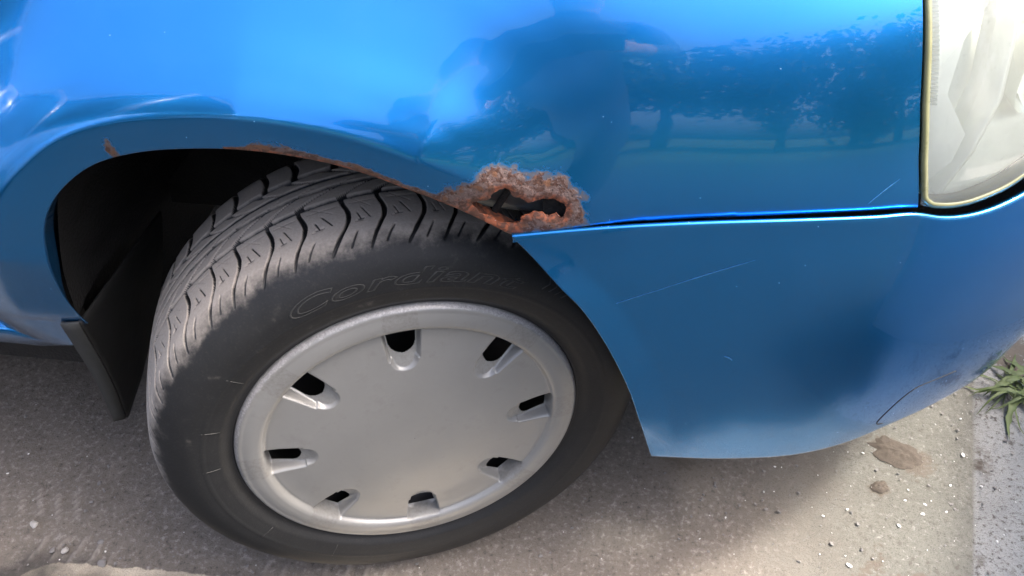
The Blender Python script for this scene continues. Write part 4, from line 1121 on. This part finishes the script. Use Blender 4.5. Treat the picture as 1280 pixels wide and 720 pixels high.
def build_person():
    """the photographer: stands behind the camera, both hands out in front"""
    bx, by = .16, -1.12
    me = bpy.data.meshes.new('person')
    J = {'pel': (0, 0, .93), 'bel': (0, .01, 1.08), 'che': (0, .02, 1.28), 'nek': (0, .03, 1.45), 'hd0': (0, .06, 1.54), 'hd1': (0, .09, 1.64), 'hd2': (0, .09, 1.71),
         'hl': (-.10, 0, .90), 'kl': (-.12, .02, .50), 'al': (-.13, -.02, .10), 'tl': (-.14, .13, .045),
         'hr': (.10, 0, .90), 'kr': (.12, .03, .50), 'ar': (.13, -.01, .10), 'tr': (.14, .14, .045),
         'sl': (-.19, .02, 1.38), 'el': (-.25, .13, 1.15), 'wl': (-.10, .36, 1.07), 'ml': (-.065, .42, 1.045),
         'sr': (.19, .02, 1.38), 'er': (.25, .13, 1.15), 'wr': (.13, .36, 1.07), 'mr': (.095, .42, 1.045)}
    rad = {'pel': .155, 'bel': .145, 'che': .16, 'nek': .062, 'hd0': .075, 'hd1': .098, 'hd2': .075, 'hl': .10, 'kl': .065, 'al': .048, 'tl': .04, 'hr': .10, 'kr': .065, 'ar': .048, 'tr': .04,
           'sl': .068, 'el': .048, 'wl': .032, 'ml': .036, 'sr': .068, 'er': .048, 'wr': .032, 'mr': .036}
    E_ = [('pel', 'bel'), ('bel', 'che'), ('che', 'nek'), ('nek', 'hd0'), ('hd0', 'hd1'), ('hd1', 'hd2'), ('pel', 'hl'), ('hl', 'kl'), ('kl', 'al'), ('al', 'tl'), ('pel', 'hr'), ('hr', 'kr'), ('kr', 'ar'), ('ar', 'tr'),
          ('che', 'sl'), ('sl', 'el'), ('el', 'wl'), ('wl', 'ml'), ('che', 'sr'), ('sr', 'er'), ('er', 'wr'), ('wr', 'mr')]
    names = list(J); V = [J[k] for k in names]; rl = [rad[k] for k in names]; E2 = [(names.index(a), names.index(b)) for a, b in E_]
    for side, base in ((-1, 'ml'), (1, 'mr')):          # five fingers closing on the phone's ends
        b0 = names.index(base); bp = Vector(J[base])
        for f in range(5):
            if f < 4: pts = [bp + Vector((side * -.004, .030, .026 - f * .017)), bp + Vector((side * -.012, .055 - abs(f - 1.3) * .004, .026 - f * .017)), bp + Vector((side * -.030, .060 - abs(f - 1.3) * .004, .024 - f * .016))]
            else: pts = [bp + Vector((side * -.020, .004, .034)), bp + Vector((side * -.034, .022, .042)), bp + Vector((side * -.044, .034, .040))]
            prev = b0
            for q in pts: V.append(tuple(q)); rl.append(.0095); E2.append((prev, len(V) - 1)); prev = len(V) - 1
    me.from_pydata(V, E2, [])
    o = bpy.data.objects.new('person', me); link(o)
    sk = o.modifiers.new('skin', 'SKIN'); sb = o.modifiers.new('sub', 'SUBSURF'); sb.levels = 2; sb.render_levels = 2
    for i, r_ in enumerate(rl): me.skin_vertices[0].data[i].radius = (r_, r_ * (.72 if i < 3 else 1))
    me.skin_vertices[0].data[0].use_root = True
    sk.use_smooth_shade = True
    m = NT('clothes_and_skin'); co = m.coord(); sp = m.n('SeparateXYZ'); m.put(sp.inputs[0], co)
    skin = m.math('MAXIMUM', m.step(sp.outputs[2], 1.465, 1.48), m.step(sp.outputs[1], .30, .32))
    cloth = m.mix(m.step(sp.outputs[2], .94, .95), (.020, .024, .045), (.022, .030, .060))
    cloth = m.mix(m.step(sp.outputs[2], .10, .09), cloth, (.015, .014, .013))
    hair = m.math('MULTIPLY', m.step(sp.outputs[2], 1.62, 1.66), m.step(sp.outputs[1], .16, .12))
    col = m.mix(skin, m.mix(m.noise(40), cloth, m.mix(.5, cloth, (.05, .05, .06))), (.45, .27, .19)); col = m.mix(hair, col, (.025, .018, .012))
    m.set(Base_Color=col, Roughness=.8, Normal=m.bump(m.noise(14, 3), .4, .01)); me.materials.append(m.m)
    o.location = (bx, by, 0)
    tag(o, 'person in dark clothes holding a phone out towards the wheel', 'person')
    # the phone, just behind the taking point
    bm = bmesh.new(); box(bm, (-.070, -.036, -.0045), (.070, .036, .0045), .003)
    ph = bm_obj('phone', bm, BLACK); ph.rotation_euler = cam.rotation_euler
    back = cam.matrix_basis.to_quaternion() @ Vector((0, 0, 1)); ph.location = Vector(cam.location) + Vector((0, 0, 0)) + Vector((cam.rotation_euler.to_matrix() @ Vector((0, -.012, .022))))
    tag(ph, 'black phone held level by the photographer', 'phone')
build_person()
def other_car(x, y, rot):
    c = empty('parked_van', (x, y, 0)); c.rotation_euler = (0, 0, rot); tag(c, 'silver van parked in the next bay, mirrored in the fender', 'van')
    body = mat_simple('silver_body_paint', (.42, .44, .50), .28, .5, nscale=4, namp=.05, Coat_Weight=1.0)
    def loft(name, secs, mat, p=.32):
        n = 40; V = []
        for (x_, zl, zh, hw, hr) in secs:
            for k in range(n):
                a = 2 * math.pi * k / n; ca, sa = math.cos(a), math.sin(a)
                zz = math.copysign(abs(sa) ** p, sa); w = hw + (hr - hw) * (zz * .5 + .5)
                V.append((x_, w * math.copysign(abs(ca) ** p, ca), (zl + zh) / 2 + (zh - zl) / 2 * zz))
        F = []
        for i in range(len(secs) - 1):
            for k in range(n): F.append((i * n + k, i * n + (k + 1) % n, (i + 1) * n + (k + 1) % n, (i + 1) * n + k))
        F.append(tuple(range(n))); F.append(tuple((len(secs) - 1) * n + k for k in range(n)))
        return meshobj(name, V, F, mat, c)
    loft('body', [(-2.2, .40, 1.1, .74, .74), (-2.15, .25, 1.12, .86, .86), (-1.2, .20, 1.14, .90, .88), (1.0, .20, 1.14, .90, .88), (1.9, .25, 1.00, .86, .82), (2.25, .30, .80, .74, .70), (2.32, .40, .66, .6, .58)], body)
    loft('cabin_glass', [(-2.12, 1.05, 1.15, .78, .76), (-2.0, 1.05, 1.88, .84, .72), (-.5, 1.05, 1.92, .85, .73), (.5, 1.05, 1.88, .84, .72), (1.0, 1.05, 1.55, .83, .74), (1.5, 1.02, 1.10, .80, .78)], GLASS)
    loft('roof', [(-2.1, 1.78, 1.92, .74, .66), (-1.9, 1.80, 1.97, .76, .68), (-.5, 1.82, 2.00, .77, .69), (.4, 1.80, 1.95, .76, .68), (.6, 1.78, 1.86, .74, .66)], body)
    for xx in (-2.06, -1.0, .2):
        for sy in (-1, 1):
            V, F = tube([(xx, sy * .868, 1.10), (xx + .03, sy * .80, 1.5), (xx + .06, sy * .735, 1.86)], [.05, .045, .04], 10); meshobj('pillar', V, F, body, c)
    for sx in (-1.35, 1.4):
        for sy in (-.80, .80):
            V, F = tube([(sx, sy - .10, .32), (sx, sy + .10, .32)], .32, 32); w = meshobj('wheel', V, F, BLACK, c)
            V, F = tube([(sx, sy - .11, .32), (sx, sy + .11, .32)], .20, 24); meshobj('wheel_cover', V, F, HUB, w)
other_car(-3.05, -1.78, R(180))
